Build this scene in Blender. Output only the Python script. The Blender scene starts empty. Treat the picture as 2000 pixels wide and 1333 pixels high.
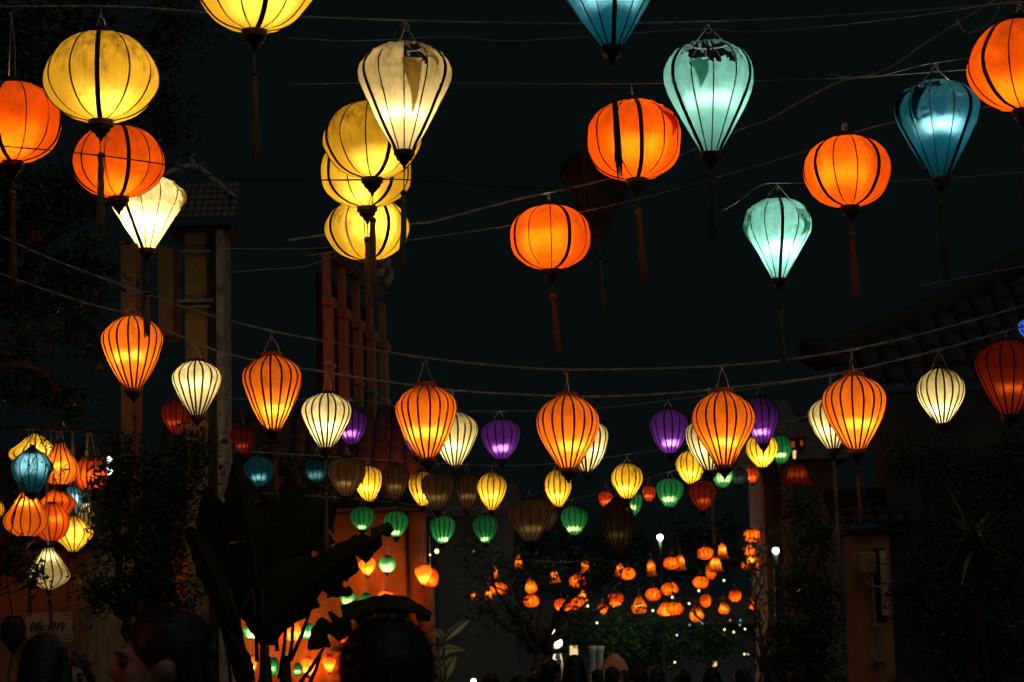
import bpy, bmesh, math, random
from mathutils import Vector, Matrix, Euler, noise
rnd = random.Random(7)
SC = bpy.context.scene
COL = SC.collection
R = math.radians

# ------------------------------------------------------------------ camera
F = 4722.0                      # focal length in photo pixels (85 mm on a 36 mm sensor, 2000 px wide)
PITCH = math.atan((1300 - 666.5) / F)
ROLL = R(1.4)
CAM = Vector((0, 0, 1.62))
FW = Vector((0, math.cos(PITCH), math.sin(PITCH)))
R0 = Vector((1, 0, 0)); U0 = Vector((0, -math.sin(PITCH), math.cos(PITCH)))
RT = R0 * math.cos(ROLL) - U0 * math.sin(ROLL)
UP = U0 * math.cos(ROLL) + R0 * math.sin(ROLL)
cam_d = bpy.data.cameras.new('camera'); cam = bpy.data.objects.new('camera', cam_d); COL.objects.link(cam)
cam.matrix_world = Matrix(((RT.x, UP.x, -FW.x, CAM.x), (RT.y, UP.y, -FW.y, CAM.y), (RT.z, UP.z, -FW.z, CAM.z), (0, 0, 0, 1)))
cam_d.lens = 85; cam_d.sensor_width = 36; cam_d.clip_end = 2000; cam_d.clip_start = 0.1
cam_d.dof.use_dof = True; cam_d.dof.focus_distance = 13.5; cam_d.dof.aperture_fstop = 7.0
SC.camera = cam
def at(px, py, d):
    """the point that stands at photo pixel (px, py), d metres down the street"""
    return CAM + (FW + RT * ((px - 1000) / F) + UP * ((666.5 - py) / F)) * d
def m(px, d): return px * d / F

# ------------------------------------------------------------------ night sky, sky-glow fill, exposure
W = bpy.data.worlds.new('World'); SC.world = W; W.use_nodes = True
nt = W.node_tree; nt.nodes.clear()
sky = nt.nodes.new('ShaderNodeTexSky'); sky.sky_type = 'NISHITA'; sky.sun_disc = False
sky.sun_elevation = R(-6); sky.sun_rotation = R(200)
b1 = nt.nodes.new('ShaderNodeBackground'); b1.inputs[1].default_value = 0.002
b2 = nt.nodes.new('ShaderNodeBackground'); b2.inputs[0].default_value = (0.0030, 0.0050, 0.0054, 1); b2.inputs[1].default_value = 0.74
ad = nt.nodes.new('ShaderNodeAddShader'); ow = nt.nodes.new('ShaderNodeOutputWorld')
nt.links.new(sky.outputs[0], b1.inputs[0]); nt.links.new(b1.outputs[0], ad.inputs[0]); nt.links.new(b2.outputs[0], ad.inputs[1]); nt.links.new(ad.outputs[0], ow.inputs[0])
sl = bpy.data.lights.new('sky_glow_fill', 'SUN'); sl.energy = 0.18; sl.angle = R(80); sl.color = (0.8, 0.97, 1.0)  # wide soft fill added to lift the darks, standing in for sky glow
so = bpy.data.objects.new('sky_glow_fill', sl); COL.objects.link(so); so.rotation_euler = (R(38), R(12), R(25))
SC.render.engine = 'CYCLES'
cy = SC.cycles
cy.use_denoising = True; cy.use_light_tree = True; cy.max_bounces = 6; cy.diffuse_bounces = 2; cy.transmission_bounces = 4
cy.transparent_max_bounces = 12; cy.caustics_refractive = False; cy.caustics_reflective = False; cy.sample_clamp_indirect = 3.0
vs = SC.view_settings; vs.view_transform = 'Standard'; vs.look = 'None'; vs.exposure = 0; vs.gamma = 1; vs.use_curve_mapping = False

# ------------------------------------------------------------------ mesh helpers
class MB:
    def __init__(s): s.v = []; s.f = []; s.sm = True
    def quad_grid(s, rows, close=False):
        b = len(s.v); n = len(rows[0])
        for r in rows: s.v.extend(tuple(p) for p in r)
        for i in range(len(rows) - 1):
            for j in range(n if close else n - 1):
                k = (j + 1) % n
                s.f.append((b + i * n + j, b + i * n + k, b + (i + 1) * n + k, b + (i + 1) * n + j))
        return s
    def tube(s, pts, rad, n=6, cap=True):
        pts = [Vector(p) for p in pts]; rows = []
        ref = Vector((0.31, 0.52, 0.8)).normalized()
        for i, p in enumerate(pts):
            t = (pts[min(i + 1, len(pts) - 1)] - pts[max(i - 1, 0)])
            if t.length < 1e-9: t = Vector((0, 0, 1))
            t.normalize(); a = t.cross(ref)
            if a.length < 1e-3: a = t.cross(Vector((1, 0, 0)))
            a.normalize(); c = t.cross(a); r = rad[i] if isinstance(rad, (list, tuple)) else rad
            rows.append([p + (a * math.cos(q) + c * math.sin(q)) * r for q in [2 * math.pi * k / n for k in range(n)]])
        b = len(s.v); s.quad_grid(rows, True)
        if cap:
            s.f.append(tuple(b + k for k in range(n))[::-1]); e = b + (len(rows) - 1) * n
            s.f.append(tuple(e + k for k in range(n)))
        return s
    def lathe(s, prof, n=16, c=(0, 0, 0)):
        rows = [[(c[0] + r * math.cos(2 * math.pi * k / n), c[1] + r * math.sin(2 * math.pi * k / n), c[2] + z) for k in range(n)] for r, z in prof]
        b = len(s.v); s.quad_grid(rows, True)
        s.f.append(tuple(b + k for k in range(n))[::-1]); e = b + (len(rows) - 1) * n; s.f.append(tuple(e + k for k in range(n)))
        return s
    def box(s, lo, hi, M=None):
        b = len(s.v)
        for x in (lo[0], hi[0]):
            for y in (lo[1], hi[1]):
                for z in (lo[2], hi[2]):
                    p = Vector((x, y, z)); s.v.append(tuple(M @ p if M else p))
        for q in ((0, 1, 3, 2), (4, 6, 7, 5), (0, 4, 5, 1), (2, 3, 7, 6), (0, 2, 6, 4), (1, 5, 7, 3)): s.f.append(tuple(b + k for k in q))
        s.sm = False
        return s
    def ball(s, c, r, n=10, k=7, sc=(1, 1, 1)):
        prof = [(max(1e-4, math.sin(math.pi * i / k)) * r, -math.cos(math.pi * i / k) * r) for i in range(k + 1)]
        rows = [[(c[0] + q * math.cos(2 * math.pi * j / n) * sc[0], c[1] + q * math.sin(2 * math.pi * j / n) * sc[1], c[2] + z * sc[2]) for j in range(n)] for q, z in prof]
        return s.quad_grid(rows, True)
    def mesh(s, name, mat=None, smooth=None):
        me = bpy.data.meshes.new(name); me.from_pydata(s.v, [], s.f); me.update()
        if mat: me.materials.append(mat)
        if (s.sm if smooth is None else smooth): me.polygons.foreach_set('use_smooth', [True] * len(me.polygons))
        return me
    def build(s, name, mat, parent=None, smooth=None):
        return link(name, s.mesh(name, mat, smooth), parent)
def link(name, data, parent=None, loc=None):
    o = bpy.data.objects.new(name, data); COL.objects.link(o)
    if parent is not None: o.parent = parent
    if loc is not None: o.location = loc
    return o
def tag(o, label=None, cat=None, group=None, kind=None):
    if label: o['label'] = label
    if cat: o['category'] = cat
    if group: o['group'] = group
    if kind: o['kind'] = kind
    return o
def empty(name, loc, label, cat, group=None, rot=None):
    o = bpy.data.objects.new(name, None); COL.objects.link(o); o.location = loc; o.empty_display_size = 0.1
    if rot: o.rotation_euler = rot
    return tag(o, label, cat, group)
def catmull(pts, n):
    out = []; L = len(pts)
    for i in range(n):
        u = i / (n - 1) * (L - 1); k = min(int(u), L - 2); f = u - k
        p0, p1, p2, p3 = [Vector(pts[min(max(j, 0), L - 1)]) for j in (k - 1, k, k + 1, k + 2)]
        out.append(0.5 * ((2 * p1) + (p2 - p0) * f + (2 * p0 - 5 * p1 + 4 * p2 - p3) * f * f + (3 * p1 - p0 - 3 * p2 + p3) * f ** 3))
    return out

# ------------------------------------------------------------------ materials
MATS = {}
def N(t, kind, **kw):
    n = t.nodes.new(kind)
    for k, v in kw.items(): setattr(n, k, v)
    return n
def plain(name, col, rough=0.7, var=0.35, scale=14.0, metal=0.0, bump=0.2, spec=0.4, stain=None, coat=None):
    if name in MATS: return MATS[name]
    mt = bpy.data.materials.new(name); mt.use_nodes = True; t = mt.node_tree; t.nodes.clear(); L = t.links.new
    tc = N(t, 'ShaderNodeTexCoord'); no = N(t, 'ShaderNodeTexNoise'); no.inputs['Scale'].default_value = scale; no.inputs['Detail'].default_value = 6; no.inputs['Roughness'].default_value = 0.62
    L(tc.outputs['Object'], no.inputs['Vector'])
    rp = N(t, 'ShaderNodeValToRGB'); lo = tuple(c * (1 - var) for c in col); hi = tuple(min(1, c * (1 + var)) for c in col)
    rp.color_ramp.elements[0].position = 0.3; rp.color_ramp.elements[0].color = (*lo, 1); rp.color_ramp.elements[1].position = 0.72; rp.color_ramp.elements[1].color = (*hi, 1)
    L(no.outputs['Fac'], rp.inputs[0]); src = rp.outputs[0]
    if stain:
        n2 = N(t, 'ShaderNodeTexNoise'); n2.inputs['Scale'].default_value = stain[1]; n2.inputs['Detail'].default_value = 8; n2.inputs['Roughness'].default_value = 0.7; L(tc.outputs['Object'], n2.inputs['Vector'])
        r2 = N(t, 'ShaderNodeValToRGB'); r2.color_ramp.elements[0].position = 0.48; r2.color_ramp.elements[1].position = 0.66; L(n2.outputs['Fac'], r2.inputs[0])
        mx = N(t, 'ShaderNodeMixRGB'); L(r2.outputs[0], mx.inputs[0]); L(src, mx.inputs[1]); mx.inputs[2].default_value = (*stain[0], 1); src = mx.outputs[0]
    bs = N(t, 'ShaderNodeBsdfPrincipled'); L(src, bs.inputs['Base Color']); bs.inputs['Roughness'].default_value = rough; bs.inputs['Metallic'].default_value = metal; bs.inputs['Specular IOR Level'].default_value = spec
    if bump:
        bp = N(t, 'ShaderNodeBump'); bp.inputs['Strength'].default_value = bump; bp.inputs['Distance'].default_value = 0.01; L(no.outputs['Fac'], bp.inputs['Height']); L(bp.outputs[0], bs.inputs['Normal'])
    o = N(t, 'ShaderNodeOutputMaterial'); L(bs.outputs[0], o.inputs[0]); MATS[name] = mt; return mt
def fabric(name, col, hot, dirt=0.5, see=0.10, fwd=0.13, dirtcol=(0.07, 0.038, 0.012), rough=0.5, spread=1.2):
    """silk stretched over a lantern frame: translucent, partly forward scattering, a little sheer, stained by rain"""
    if name in MATS: return MATS[name]
    mt = bpy.data.materials.new(name); mt.use_nodes = True; t = mt.node_tree; t.nodes.clear(); L = t.links.new
    tc = N(t, 'ShaderNodeTexCoord'); oi = N(t, 'ShaderNodeObjectInfo')
    ml = N(t, 'ShaderNodeMath', operation='MULTIPLY'); L(oi.outputs['Random'], ml.inputs[0]); ml.inputs[1].default_value = 37.0
    av = N(t, 'ShaderNodeVectorMath', operation='ADD'); L(tc.outputs['Object'], av.inputs[0]); L(ml.outputs[0], av.inputs[1])
    mp = N(t, 'ShaderNodeMapping'); mp.inputs['Scale'].default_value = (17, 17, 7); L(av.outputs[0], mp.inputs[0])
    n1 = N(t, 'ShaderNodeTexNoise'); n1.inputs['Scale'].default_value = 1.0; n1.inputs['Detail'].default_value = 12; n1.inputs['Roughness'].default_value = 0.75; L(mp.outputs[0], n1.inputs['Vector'])
    sp = N(t, 'ShaderNodeSeparateXYZ'); L(tc.outputs['Generated'], sp.inputs[0])
    tp = N(t, 'ShaderNodeMapRange'); tp.inputs['From Min'].default_value = 0.35; tp.inputs['From Max'].default_value = 1.0; tp.inputs['To Min'].default_value = -0.07; tp.inputs['To Max'].default_value = 0.13; L(sp.outputs['Z'], tp.inputs['Value'])
    a2 = N(t, 'ShaderNodeMath', operation='ADD'); L(n1.outputs['Fac'], a2.inputs[0]); L(tp.outputs[0], a2.inputs[1])
    rp = N(t, 'ShaderNodeValToRGB'); rp.color_ramp.elements[0].position = 0.47; rp.color_ramp.elements[0].color = (0, 0, 0, 1); rp.color_ramp.elements[1].position = 0.72; rp.color_ramp.elements[1].color = (dirt,) * 3 + (1,); L(a2.outputs[0], rp.inputs[0])
    n2 = N(t, 'ShaderNodeTexNoise'); n2.inputs['Scale'].default_value = 5.0; n2.inputs['Detail'].default_value = 4; L(av.outputs[0], n2.inputs['Vector'])
    r2 = N(t, 'ShaderNodeMapRange'); r2.inputs['From Min'].default_value = 0.3; r2.inputs['From Max'].default_value = 0.7; r2.inputs['To Min'].default_value = 0.74; r2.inputs['To Max'].default_value = 1.06; L(n2.outputs['Fac'], r2.inputs['Value'])
    cm = N(t, 'ShaderNodeVectorMath', operation='SCALE'); cm.inputs[0].default_value = col; L(r2.outputs[0], cm.inputs['Scale'])
    mx = N(t, 'ShaderNodeMixRGB'); L(rp.outputs[0], mx.inputs[0]); L(cm.outputs[0], mx.inputs[1]); mx.inputs[2].default_value = (*dirtcol, 1)
    mh = N(t, 'ShaderNodeMixRGB'); L(rp.outputs[0], mh.inputs[0]); mh.inputs[1].default_value = (*hot, 1); mh.inputs[2].default_value = (*dirtcol, 1)
    df = N(t, 'ShaderNodeBsdfDiffuse'); tl = N(t, 'ShaderNodeBsdfTranslucent'); rf = N(t, 'ShaderNodeBsdfRefraction'); tr = N(t, 'ShaderNodeBsdfTransparent')
    L(mx.outputs[0], df.inputs[0]); L(mx.outputs[0], tl.inputs[0]); L(mh.outputs[0], rf.inputs[0]); L(mx.outputs[0], tr.inputs[0])
    rf.inputs['Roughness'].default_value = rough; rf.inputs['IOR'].default_value = 1.8
    # upright yarns spread the transmitted light sideways
    ge = N(t, 'ShaderNodeNewGeometry'); cr = N(t, 'ShaderNodeVectorMath', operation='CROSS_PRODUCT'); cr.inputs[0].default_value = (0, 0, 1); L(ge.outputs['Normal'], cr.inputs[1])
    ps = N(t, 'ShaderNodeVectorMath', operation='SCALE'); L(ge.outputs['Position'], ps.inputs[0]); ps.inputs['Scale'].default_value = 4000.0
    wn = N(t, 'ShaderNodeTexWhiteNoise'); L(ps.outputs[0], wn.inputs['Vector'])
    mr = N(t, 'ShaderNodeMapRange'); mr.inputs['To Min'].default_value = -spread; mr.inputs['To Max'].default_value = spread; L(wn.outputs['Value'], mr.inputs['Value'])
    sc_ = N(t, 'ShaderNodeVectorMath', operation='SCALE'); L(cr.outputs[0], sc_.inputs[0]); L(mr.outputs[0], sc_.inputs['Scale'])
    na = N(t, 'ShaderNodeVectorMath', operation='ADD'); L(ge.outputs['Normal'], na.inputs[0]); L(sc_.outputs[0], na.inputs[1])
    nn_ = N(t, 'ShaderNodeVectorMath', operation='NORMALIZE'); L(na.outputs[0], nn_.inputs[0]); L(nn_.outputs[0], rf.inputs['Normal'])
    # slack wrinkles in the cloth
    m3 = N(t, 'ShaderNodeMapping'); m3.inputs['Scale'].default_value = (26, 26, 11); L(av.outputs[0], m3.inputs[0])
    n3 = N(t, 'ShaderNodeTexNoise'); n3.inputs['Scale'].default_value = 1.0; n3.inputs['Detail'].default_value = 5; n3.inputs['Distortion'].default_value = 0.6; L(m3.outputs[0], n3.inputs['Vector'])
    bu = N(t, 'ShaderNodeBump'); bu.inputs['Strength'].default_value = 0.55; bu.inputs['Distance'].default_value = 0.02; L(n3.outputs['Fac'], bu.inputs['Height']); L(bu.outputs[0], tl.inputs['Normal']); L(bu.outputs[0], df.inputs['Normal'])
    s1 = N(t, 'ShaderNodeMixShader'); s1.inputs[0].default_value = 0.7; L(df.outputs[0], s1.inputs[1]); L(tl.outputs[0], s1.inputs[2])
    s2 = N(t, 'ShaderNodeMixShader'); s2.inputs[0].default_value = fwd; L(s1.outputs[0], s2.inputs[1]); L(rf.outputs[0], s2.inputs[2])
    s3 = N(t, 'ShaderNodeMixShader'); s3.inputs[0].default_value = see; L(s2.outputs[0], s3.inputs[1]); L(tr.outputs[0], s3.inputs[2])
    o = N(t, 'ShaderNodeOutputMaterial'); L(s3.outputs[0], o.inputs[0]); MATS[name] = mt; return mt
def glow(name, col, s):
    if name in MATS: return MATS[name]
    mt = bpy.data.materials.new(name); mt.use_nodes = True; t = mt.node_tree; t.nodes.clear()
    e = N(t, 'ShaderNodeEmission'); e.inputs[0].default_value = (*col, 1); e.inputs[1].default_value = s
    o = N(t, 'ShaderNodeOutputMaterial'); t.links.new(e.outputs[0], o.inputs[0]); MATS[name] = mt; return mt
def leafmat(name, col, rough=0.35, tl=0.25, spec=.5):
    if name in MATS: return MATS[name]
    mt = bpy.data.materials.new(name); mt.use_nodes = True; t = mt.node_tree; t.nodes.clear(); L = t.links.new
    g = N(t, 'ShaderNodeNewGeometry'); rp = N(t, 'ShaderNodeValToRGB'); L(g.outputs['Random Per Island'], rp.inputs[0])
    rp.color_ramp.elements[0].color = (*[c * 0.55 for c in col], 1); rp.color_ramp.elements[1].color = (*[min(1, c * 1.5) for c in col], 1)
    bs = N(t, 'ShaderNodeBsdfPrincipled'); L(rp.outputs[0], bs.inputs['Base Color']); bs.inputs['Roughness'].default_value = rough; bs.inputs['Specular IOR Level'].default_value = spec
    tr = N(t, 'ShaderNodeBsdfTranslucent'); L(rp.outputs[0], tr.inputs[0]); mx = N(t, 'ShaderNodeMixShader'); mx.inputs[0].default_value = tl
    L(bs.outputs[0], mx.inputs[1]); L(tr.outputs[0], mx.inputs[2]); o = N(t, 'ShaderNodeOutputMaterial'); L(mx.outputs[0], o.inputs[0]); MATS[name] = mt; return mt
RIB = plain('dark_rib_tape', (0.030, 0.010, 0.007), 0.9, 0.3, 60, bump=0)
WOOD = plain('dark_turned_wood', (0.022, 0.014, 0.010), 0.5, 0.3, 30)
WIRE = plain('grey_wire', (0.42, 0.38, 0.30), 0.5, 0.2, 50, bump=0)
ROPE = plain('pale_rope', (0.34, 0.34, 0.31), 0.8, 0.3, 90)
BLACK = plain('black_plastic', (0.02, 0.02, 0.02), 0.5, 0.2, 20, bump=0)
BARK = plain('bark', (0.09, 0.065, 0.04), 0.9, 0.4, 12, bump=0.6)
# colour: (fabric tint, forward-scattered tint, tassel tint, lamp tint)
CL = {
 'yellow': ((0.92, 0.52, 0.028), (1.0, 0.70, 0.11), (0.30, 0.20, 0.08), (1, 0.88, 0.62)),
 'orange': ((0.98, 0.128, 0.003), (1.0, 0.19, 0.005), (0.35, 0.10, 0.05), (1, 0.80, 0.50)),
 'amber':  ((0.98, 0.215, 0.010), (1.0, 0.52, 0.05), (0.42, 0.12, 0.05), (1, 0.82, 0.52)),
 'cream':  ((0.90, 0.66, 0.27), (1.0, 0.86, 0.52), (0.22, 0.18, 0.11), (1, 0.92, 0.74)),
 'white':  ((0.90, 0.72, 0.30), (1.0, 0.88, 0.50), (0.24, 0.20, 0.12), (1, 0.93, 0.74)),
 'teal':   ((0.23, 0.57, 0.44), (0.72, 0.98, 0.88), (0.10, 0.13, 0.12), (0.95, 1, 0.96)),
 'blue':   ((0.003, 0.060, 0.080), (0.20, 0.50, 0.52), (0.07, 0.11, 0.12), (0.95, 1, 1)),
 'purple': ((0.11, 0.022, 0.17), (0.80, 0.22, 0.90), (0.12, 0.07, 0.14), (1, 0.85, 1)),
 'green':  ((0.020, 0.21, 0.055), (0.50, 0.80, 0.22), (0.08, 0.11, 0.07), (1, 0.95, 0.75)),
 'red':    ((0.80, 0.075, 0.012), (1.0, 0.16, 0.02), (0.30, 0.06, 0.03), (1, 0.8, 0.5)),
 'brown':  ((0.46, 0.27, 0.12), (0.7, 0.45, 0.18), (0.16, 0.12, 0.08), (1, 0.85, 0.55)),
 'cobalt': ((0.010, 0.05, 0.32), (0.10, 0.25, 0.90), (0.05, 0.06, 0.14), (0.95, 1, 1)),
 'smoke':  ((0.20, 0.24, 0.19), (0.2, 0.3, 0.25), (0.10, 0.11, 0.09), (1, 1, 1)),
}
def fab(c, sheer=False):
    a, b, _, _ = CL[c]
    kw = dict(dirt=0.5)
    if c in ('yellow',): kw = dict(dirt=0.85, fwd=0.09)
    if c in ('teal', 'blue'): kw = dict(dirt=0.55, dirtcol=(0.03, 0.08, 0.07), fwd=0.045 if c == 'teal' else .13, rough=0.58)
    if c in ('cream', 'white'): kw = dict(dirt=0.6, fwd=.065)
    if c == 'white': kw['see'] = .17
    if c in ('purple', 'green'): kw = dict(dirt=0.3, dirtcol=(0.02, 0.03, 0.03), fwd=0.14)
    if c == 'orange': kw = dict(dirt=0.5, fwd=0.09)
    if c in ('brown', 'smoke'): kw = dict(dirt=0.5, see=0.42 if c == 'brown' else .2)
    if c == 'amber': kw = dict(dirt=0.45, fwd=.065, see=.22)
    if sheer: kw['see'] = 0.55 if sheer is True else sheer
    return fabric('silk_' + c + ('_sheer' if sheer is True else '_fine' if sheer else ''), a, b, **kw)
def tassel_mat(c): return plain('tassel_' + c, tuple(v * .95 for v in CL[c][2]), 0.9, 0.4, 80, bump=0.3)

# ------------------------------------------------------------------ lantern profiles: (height 0..1, radius 0..1)
def _round():
    out = []
    for i in range(13):
        a = -1.40 + 2.80 * i / 12
        out.append(((math.sin(a) / math.sin(1.40) + 1) / 2, math.cos(a) ** 0.86))
    return out
PROF = {
 'round': _round(),
 'balloon': [(0, .22), (.15, .40), (.3, .59), (.45, .78), (.58, .93), (.69, 1.0), (.8, .97), (.9, .82), (.96, .62), (1, .40)],
 'striped': [(0, .29), (.15, .50), (.3, .70), (.45, .87), (.58, .97), (.67, 1.0), (.78, .95), (.88, .79), (.95, .56), (1, .34)],
 'egg': [(0, .30), (.12, .50), (.28, .74), (.45, .93), (.6, 1.0), (.72, .98), (.84, .85), (.94, .60), (1, .36)],
 'diamond': [(0, .24), (.2, .52), (.36, .84), (.45, .98), (.52, 1.0), (.6, .93), (.72, .70), (.86, .45), (1, .20)],
 'garlic': [(0, .42), (.1, .74), (.22, .95), (.33, 1.0), (.46, .93), (.62, .72), (.8, .50), (1, .30)],
 'pear': [(0, .14), (.1, .48), (.22, .84), (.32, 1.0), (.42, .97), (.6, .76), (.8, .50), (1, .28)],
 'onion': [(0, .34), (.15, .62), (.35, .86), (.52, 1.0), (.64, .98), (.76, .80), (.88, .46), (1, .14)],
 'barrel': [(0, .58), (.12, .78), (.3, .93), (.5, 1.0), (.7, .93), (.88, .78), (1, .58)],
 'bell': [(0, 1.0), (.08, .86), (.2, .73), (.4, .66), (.62, .60), (.8, .47), (.92, .28), (1, .08)],
 'sphere': [((1 - math.cos(math.pi * (.09 + .82 * i / 10))) / 2, math.sin(math.pi * (.09 + .82 * i / 10))) for i in range(11)],
}
def normprof(k):
    p = PROF[k]; z0, z1 = p[0][0], p[-1][0]; mr = max(r for _, r in p)
    return [((z - z0) / (z1 - z0), r / mr) for z, r in p]
def prof_at(p, t):
    for i in range(len(p) - 1):
        if t <= p[i + 1][0] + 1e-9: break
    z0, z1 = p[i][0], p[i + 1][0]; f = (t - z0) / (z1 - z0)
    g = lambda j: p[min(max(j, 0), len(p) - 1)]
    r0, r1, r2, r3 = g(i - 1)[1], p[i][1], p[i + 1][1], g(i + 2)[1]
    c = 0.5 * (2 * r1 + (r2 - r0) * f + (2 * r0 - 5 * r1 + 4 * r2 - r3) * f * f + (3 * r1 - r0 - 3 * r2 + r3) * f ** 3)
    return max(0.02, min(1.0, c))

# power per square metre of lantern width
KP = 30.0
def lantern(kind, colour, cx, top, bot, w, d, label, group=None, lit=1.0, lz=0.5, n=12, rib=0.005, tape=0, tapew=0.020, rot=None,
            tassel=None, tdx=0, hang=None, torn=(), rings=None, rs=20, gs=4, detail=2, fin=True, cat='lantern', flat=0.6, seed=None, lean=0.0, mat=None):
    """hang = photo y of the point it hangs from; tassel = (bead y, end y); torn = [(first rib gap, gaps, low, high, flap)]"""
    q = random.Random(int(cx * 13 + top * 7 + bot))
    p = normprof(kind); rad = m(w, d) / 2; h = m(bot - top, d) / math.cos(PITCH)
    base = at(cx, bot, d)
    root = empty('silk_lantern', base, label, cat, group, (R(q.uniform(-1.5, 1.5)), R(lean + q.uniform(-2.0, 2.0)), (rot if rot is not None else q.uniform(0, 6.28))))
    mat_ = mat or fab(colour); cd = math.cos(math.pi / n)
    w1_, w2_ = q.uniform(-.035, .035), q.uniform(-.03, .03)
    rr = lambda t: prof_at(p, t) * rad * (1 + (w1_ * math.sin(t * 6.28) + w2_ * math.sin(t * 9.42)) * (1 if t < .999 else 0)) / (1 + max(0, -w1_ * .8))
    ff = lambda u: 1 + (cd / math.cos((u - 0.5) * 2 * math.pi / n) - 1) * flat
    cut = set()
    ts = [i / rs for i in range(rs + 1)]
    sub = gs
    for (g0, ng, lo, hi, _) in torn:
        for j in range(int(g0 * sub), int((g0 + ng) * sub)):
            a = lo + .075 * noise.noise(Vector((j * .33, cx, 0))) + q.uniform(-.006, .006); b2_ = hi + .05 * noise.noise(Vector((j * .4, cx, 5)))
            for i in range(rs):
                if a <= (i + .5) / rs <= b2_: cut.add((i, j % (n * sub)))
    mb = MB(); ncol = n * sub
    for t in ts:
        for j in range(ncol):
            a = 2 * math.pi * j / ncol; r = rr(t) * ff((j % sub) / sub)
            if detail > 1: r *= 1 + 0.030 * noise.noise(Vector((math.cos(a) * 3 + cx, math.sin(a) * 3 + top, t * 4)))
            mb.v.append((r * math.cos(a), r * math.sin(a), t * h))
    for i in range(rs):
        for j in range(ncol):
            if (i, j) in cut: continue
            k = (j + 1) % ncol
            mb.f.append((i * ncol + j, i * ncol + k, (i + 1) * ncol + k, (i + 1) * ncol + j))
    sh = mb.build('shade', mat_, root)
    if cut:      # frayed, uneven edges
        me = sh.data
        for v in me.vertices:
            v.co.z += q.uniform(-1, 1) * 0.008 * (1 if v.co.z > h * .55 else 0)
    for (g0, ng, lo, hi, flap) in torn:
        if not flap: continue
        # the torn cloth hangs down outside from the lower edge of the tear
        fl = MB(); rows = []; wid = ng * 2 * math.pi / n * 0.8; L_ = flap
        for i in range(11):
            s = i / 10; t = lo + 0.03 - s * L_; wv = wid * (1 - s) ** 0.8 * (0.5 + 0.5 * math.cos(s * 1.2)) + 0.02
            a0 = 2 * math.pi * (g0 + ng * 0.45) / n + 0.06 * math.sin(s * 4 + cx)
            rows.append([((rr(max(t, 0.02)) + 0.006 + 0.012 * math.sin(s * 3)) * math.cos(a0 + wv * (u - .5)), (rr(max(t, .02)) + 0.006 + 0.012 * math.sin(s * 3)) * math.sin(a0 + wv * (u - .5)), t * h) for u in (0, .25, .5, .75, 1)])
        fl.quad_grid(rows); fl.build('torn_flap', mat_, root)
        # curled shreds at the upper rim
        sr = MB()
        for k in range(4):
            a0 = 2 * math.pi * (g0 + q.uniform(0, ng)) / n; L2 = q.uniform(.05, .14); rows = []
            for i in range(6):
                s = i / 5; t = min(.995, hi) - s * L2; r_ = rr(max(t, .05)) * (1 - 0.25 * s * q.uniform(.3, 1)); dw = 0.05 * (1 - s) + .008
                rows.append([(r_ * math.cos(a0 + s * .15 - dw), r_ * math.sin(a0 + s * .15 - dw), t * h), (r_ * math.cos(a0 + s * .15 + dw), r_ * math.sin(a0 + s * .15 + dw), t * h)])
            sr.quad_grid(rows)
        sr.build('frayed_edge', mat_, root)
    # ribs, one object each, sharing one mesh
    def ribmesh(wr):
        b = MB(); rows = []; k = max(10, rs)
        for i in range(k + 1):
            t = i / k; r = rr(t); dp = 0.0025
            rows.append([(r - dp, -wr / 2, t * h), (r + dp, -wr / 2, t * h), (r + dp, wr / 2, t * h), (r - dp, wr / 2, t * h)])
        b.quad_grid(rows, True); return b.mesh('rib', RIB, False)
    if detail > 0:
        thin = ribmesh(rib); fat = ribmesh(tapew) if tape else None
        for j in range(n):
            o = link('rib', fat if tape and j % tape == 0 else thin, root); o.rotation_euler = (0, 0, 2 * math.pi * j / n + q.uniform(-.05, .05) * (1 if detail > 1 else .6))
    else:
        b = MB()
        for j in range(n):
            a = 2 * math.pi * j / n; rows = []; k = 8
            for i in range(k + 1):
                t = i / k; r = rr(t) + 0.001; e = Vector((-math.sin(a), math.cos(a), 0)) * rib / 2; c = Vector((r * math.cos(a), r * math.sin(a), t * h)); o_ = Vector((math.cos(a), math.sin(a), 0)) * .003
                rows.append([c - e, c + o_, c + e])
            b.quad_grid(rows)
        b.build('rib_cage', RIB, root)
    # rings
    rm = rings or WOOD; r0, r1 = rr(0), rr(1)
    rh = 0.10 * rad
    if kind != 'bell':
        MB().lathe([(r0 * .96, 0), (r0 * 1.03, 0.0), (r0 * 1.03, -rh), (r0 * .93, -rh), (r0 * .93, -rh * .5)], 16).build('bottom_ring', rm, root, False)
    if kind not in ('balloon',) and kind != 'bell':
        rhh = rh if not rings else rh * 1.3
        b = MB(); b.quad_grid([[(r * math.cos(2 * math.pi * k / 16), r * math.sin(2 * math.pi * k / 16), h + z) for k in range(16)] for r, z in ((r1 * .95, -.002), (r1 * 1.03, -.002), (r1 * 1.03, rhh), (r1 * .95, rhh), (r1 * .95, -.002))], True)
        b.build('top_ring', rm, root, False)
    if kind == 'balloon':
        pts = [(r1 * math.cos(a), r1 * math.sin(a), h) for a in [2 * math.pi * k / 20 for k in range(21)]]
        MB().tube(pts, 0.003, 5).build('top_ring', WIRE, root)
    if fin and kind != 'bell':
        s = r0
        MB().lathe([(s * .90, -rh), (s * .80, -rh - s * .25), (s * .78, -rh - s * .4), (s * .45, -rh - s * .62), (s * .42, -rh - s * .8), (s * .18, -rh - s * 1.0), (s * .12, -rh - s * 1.25), (0.001, -rh - s * 1.3)], 14).build('finial', WOOD, root)
        fz = -rh - s * 1.3
    else: fz = -rh
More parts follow.
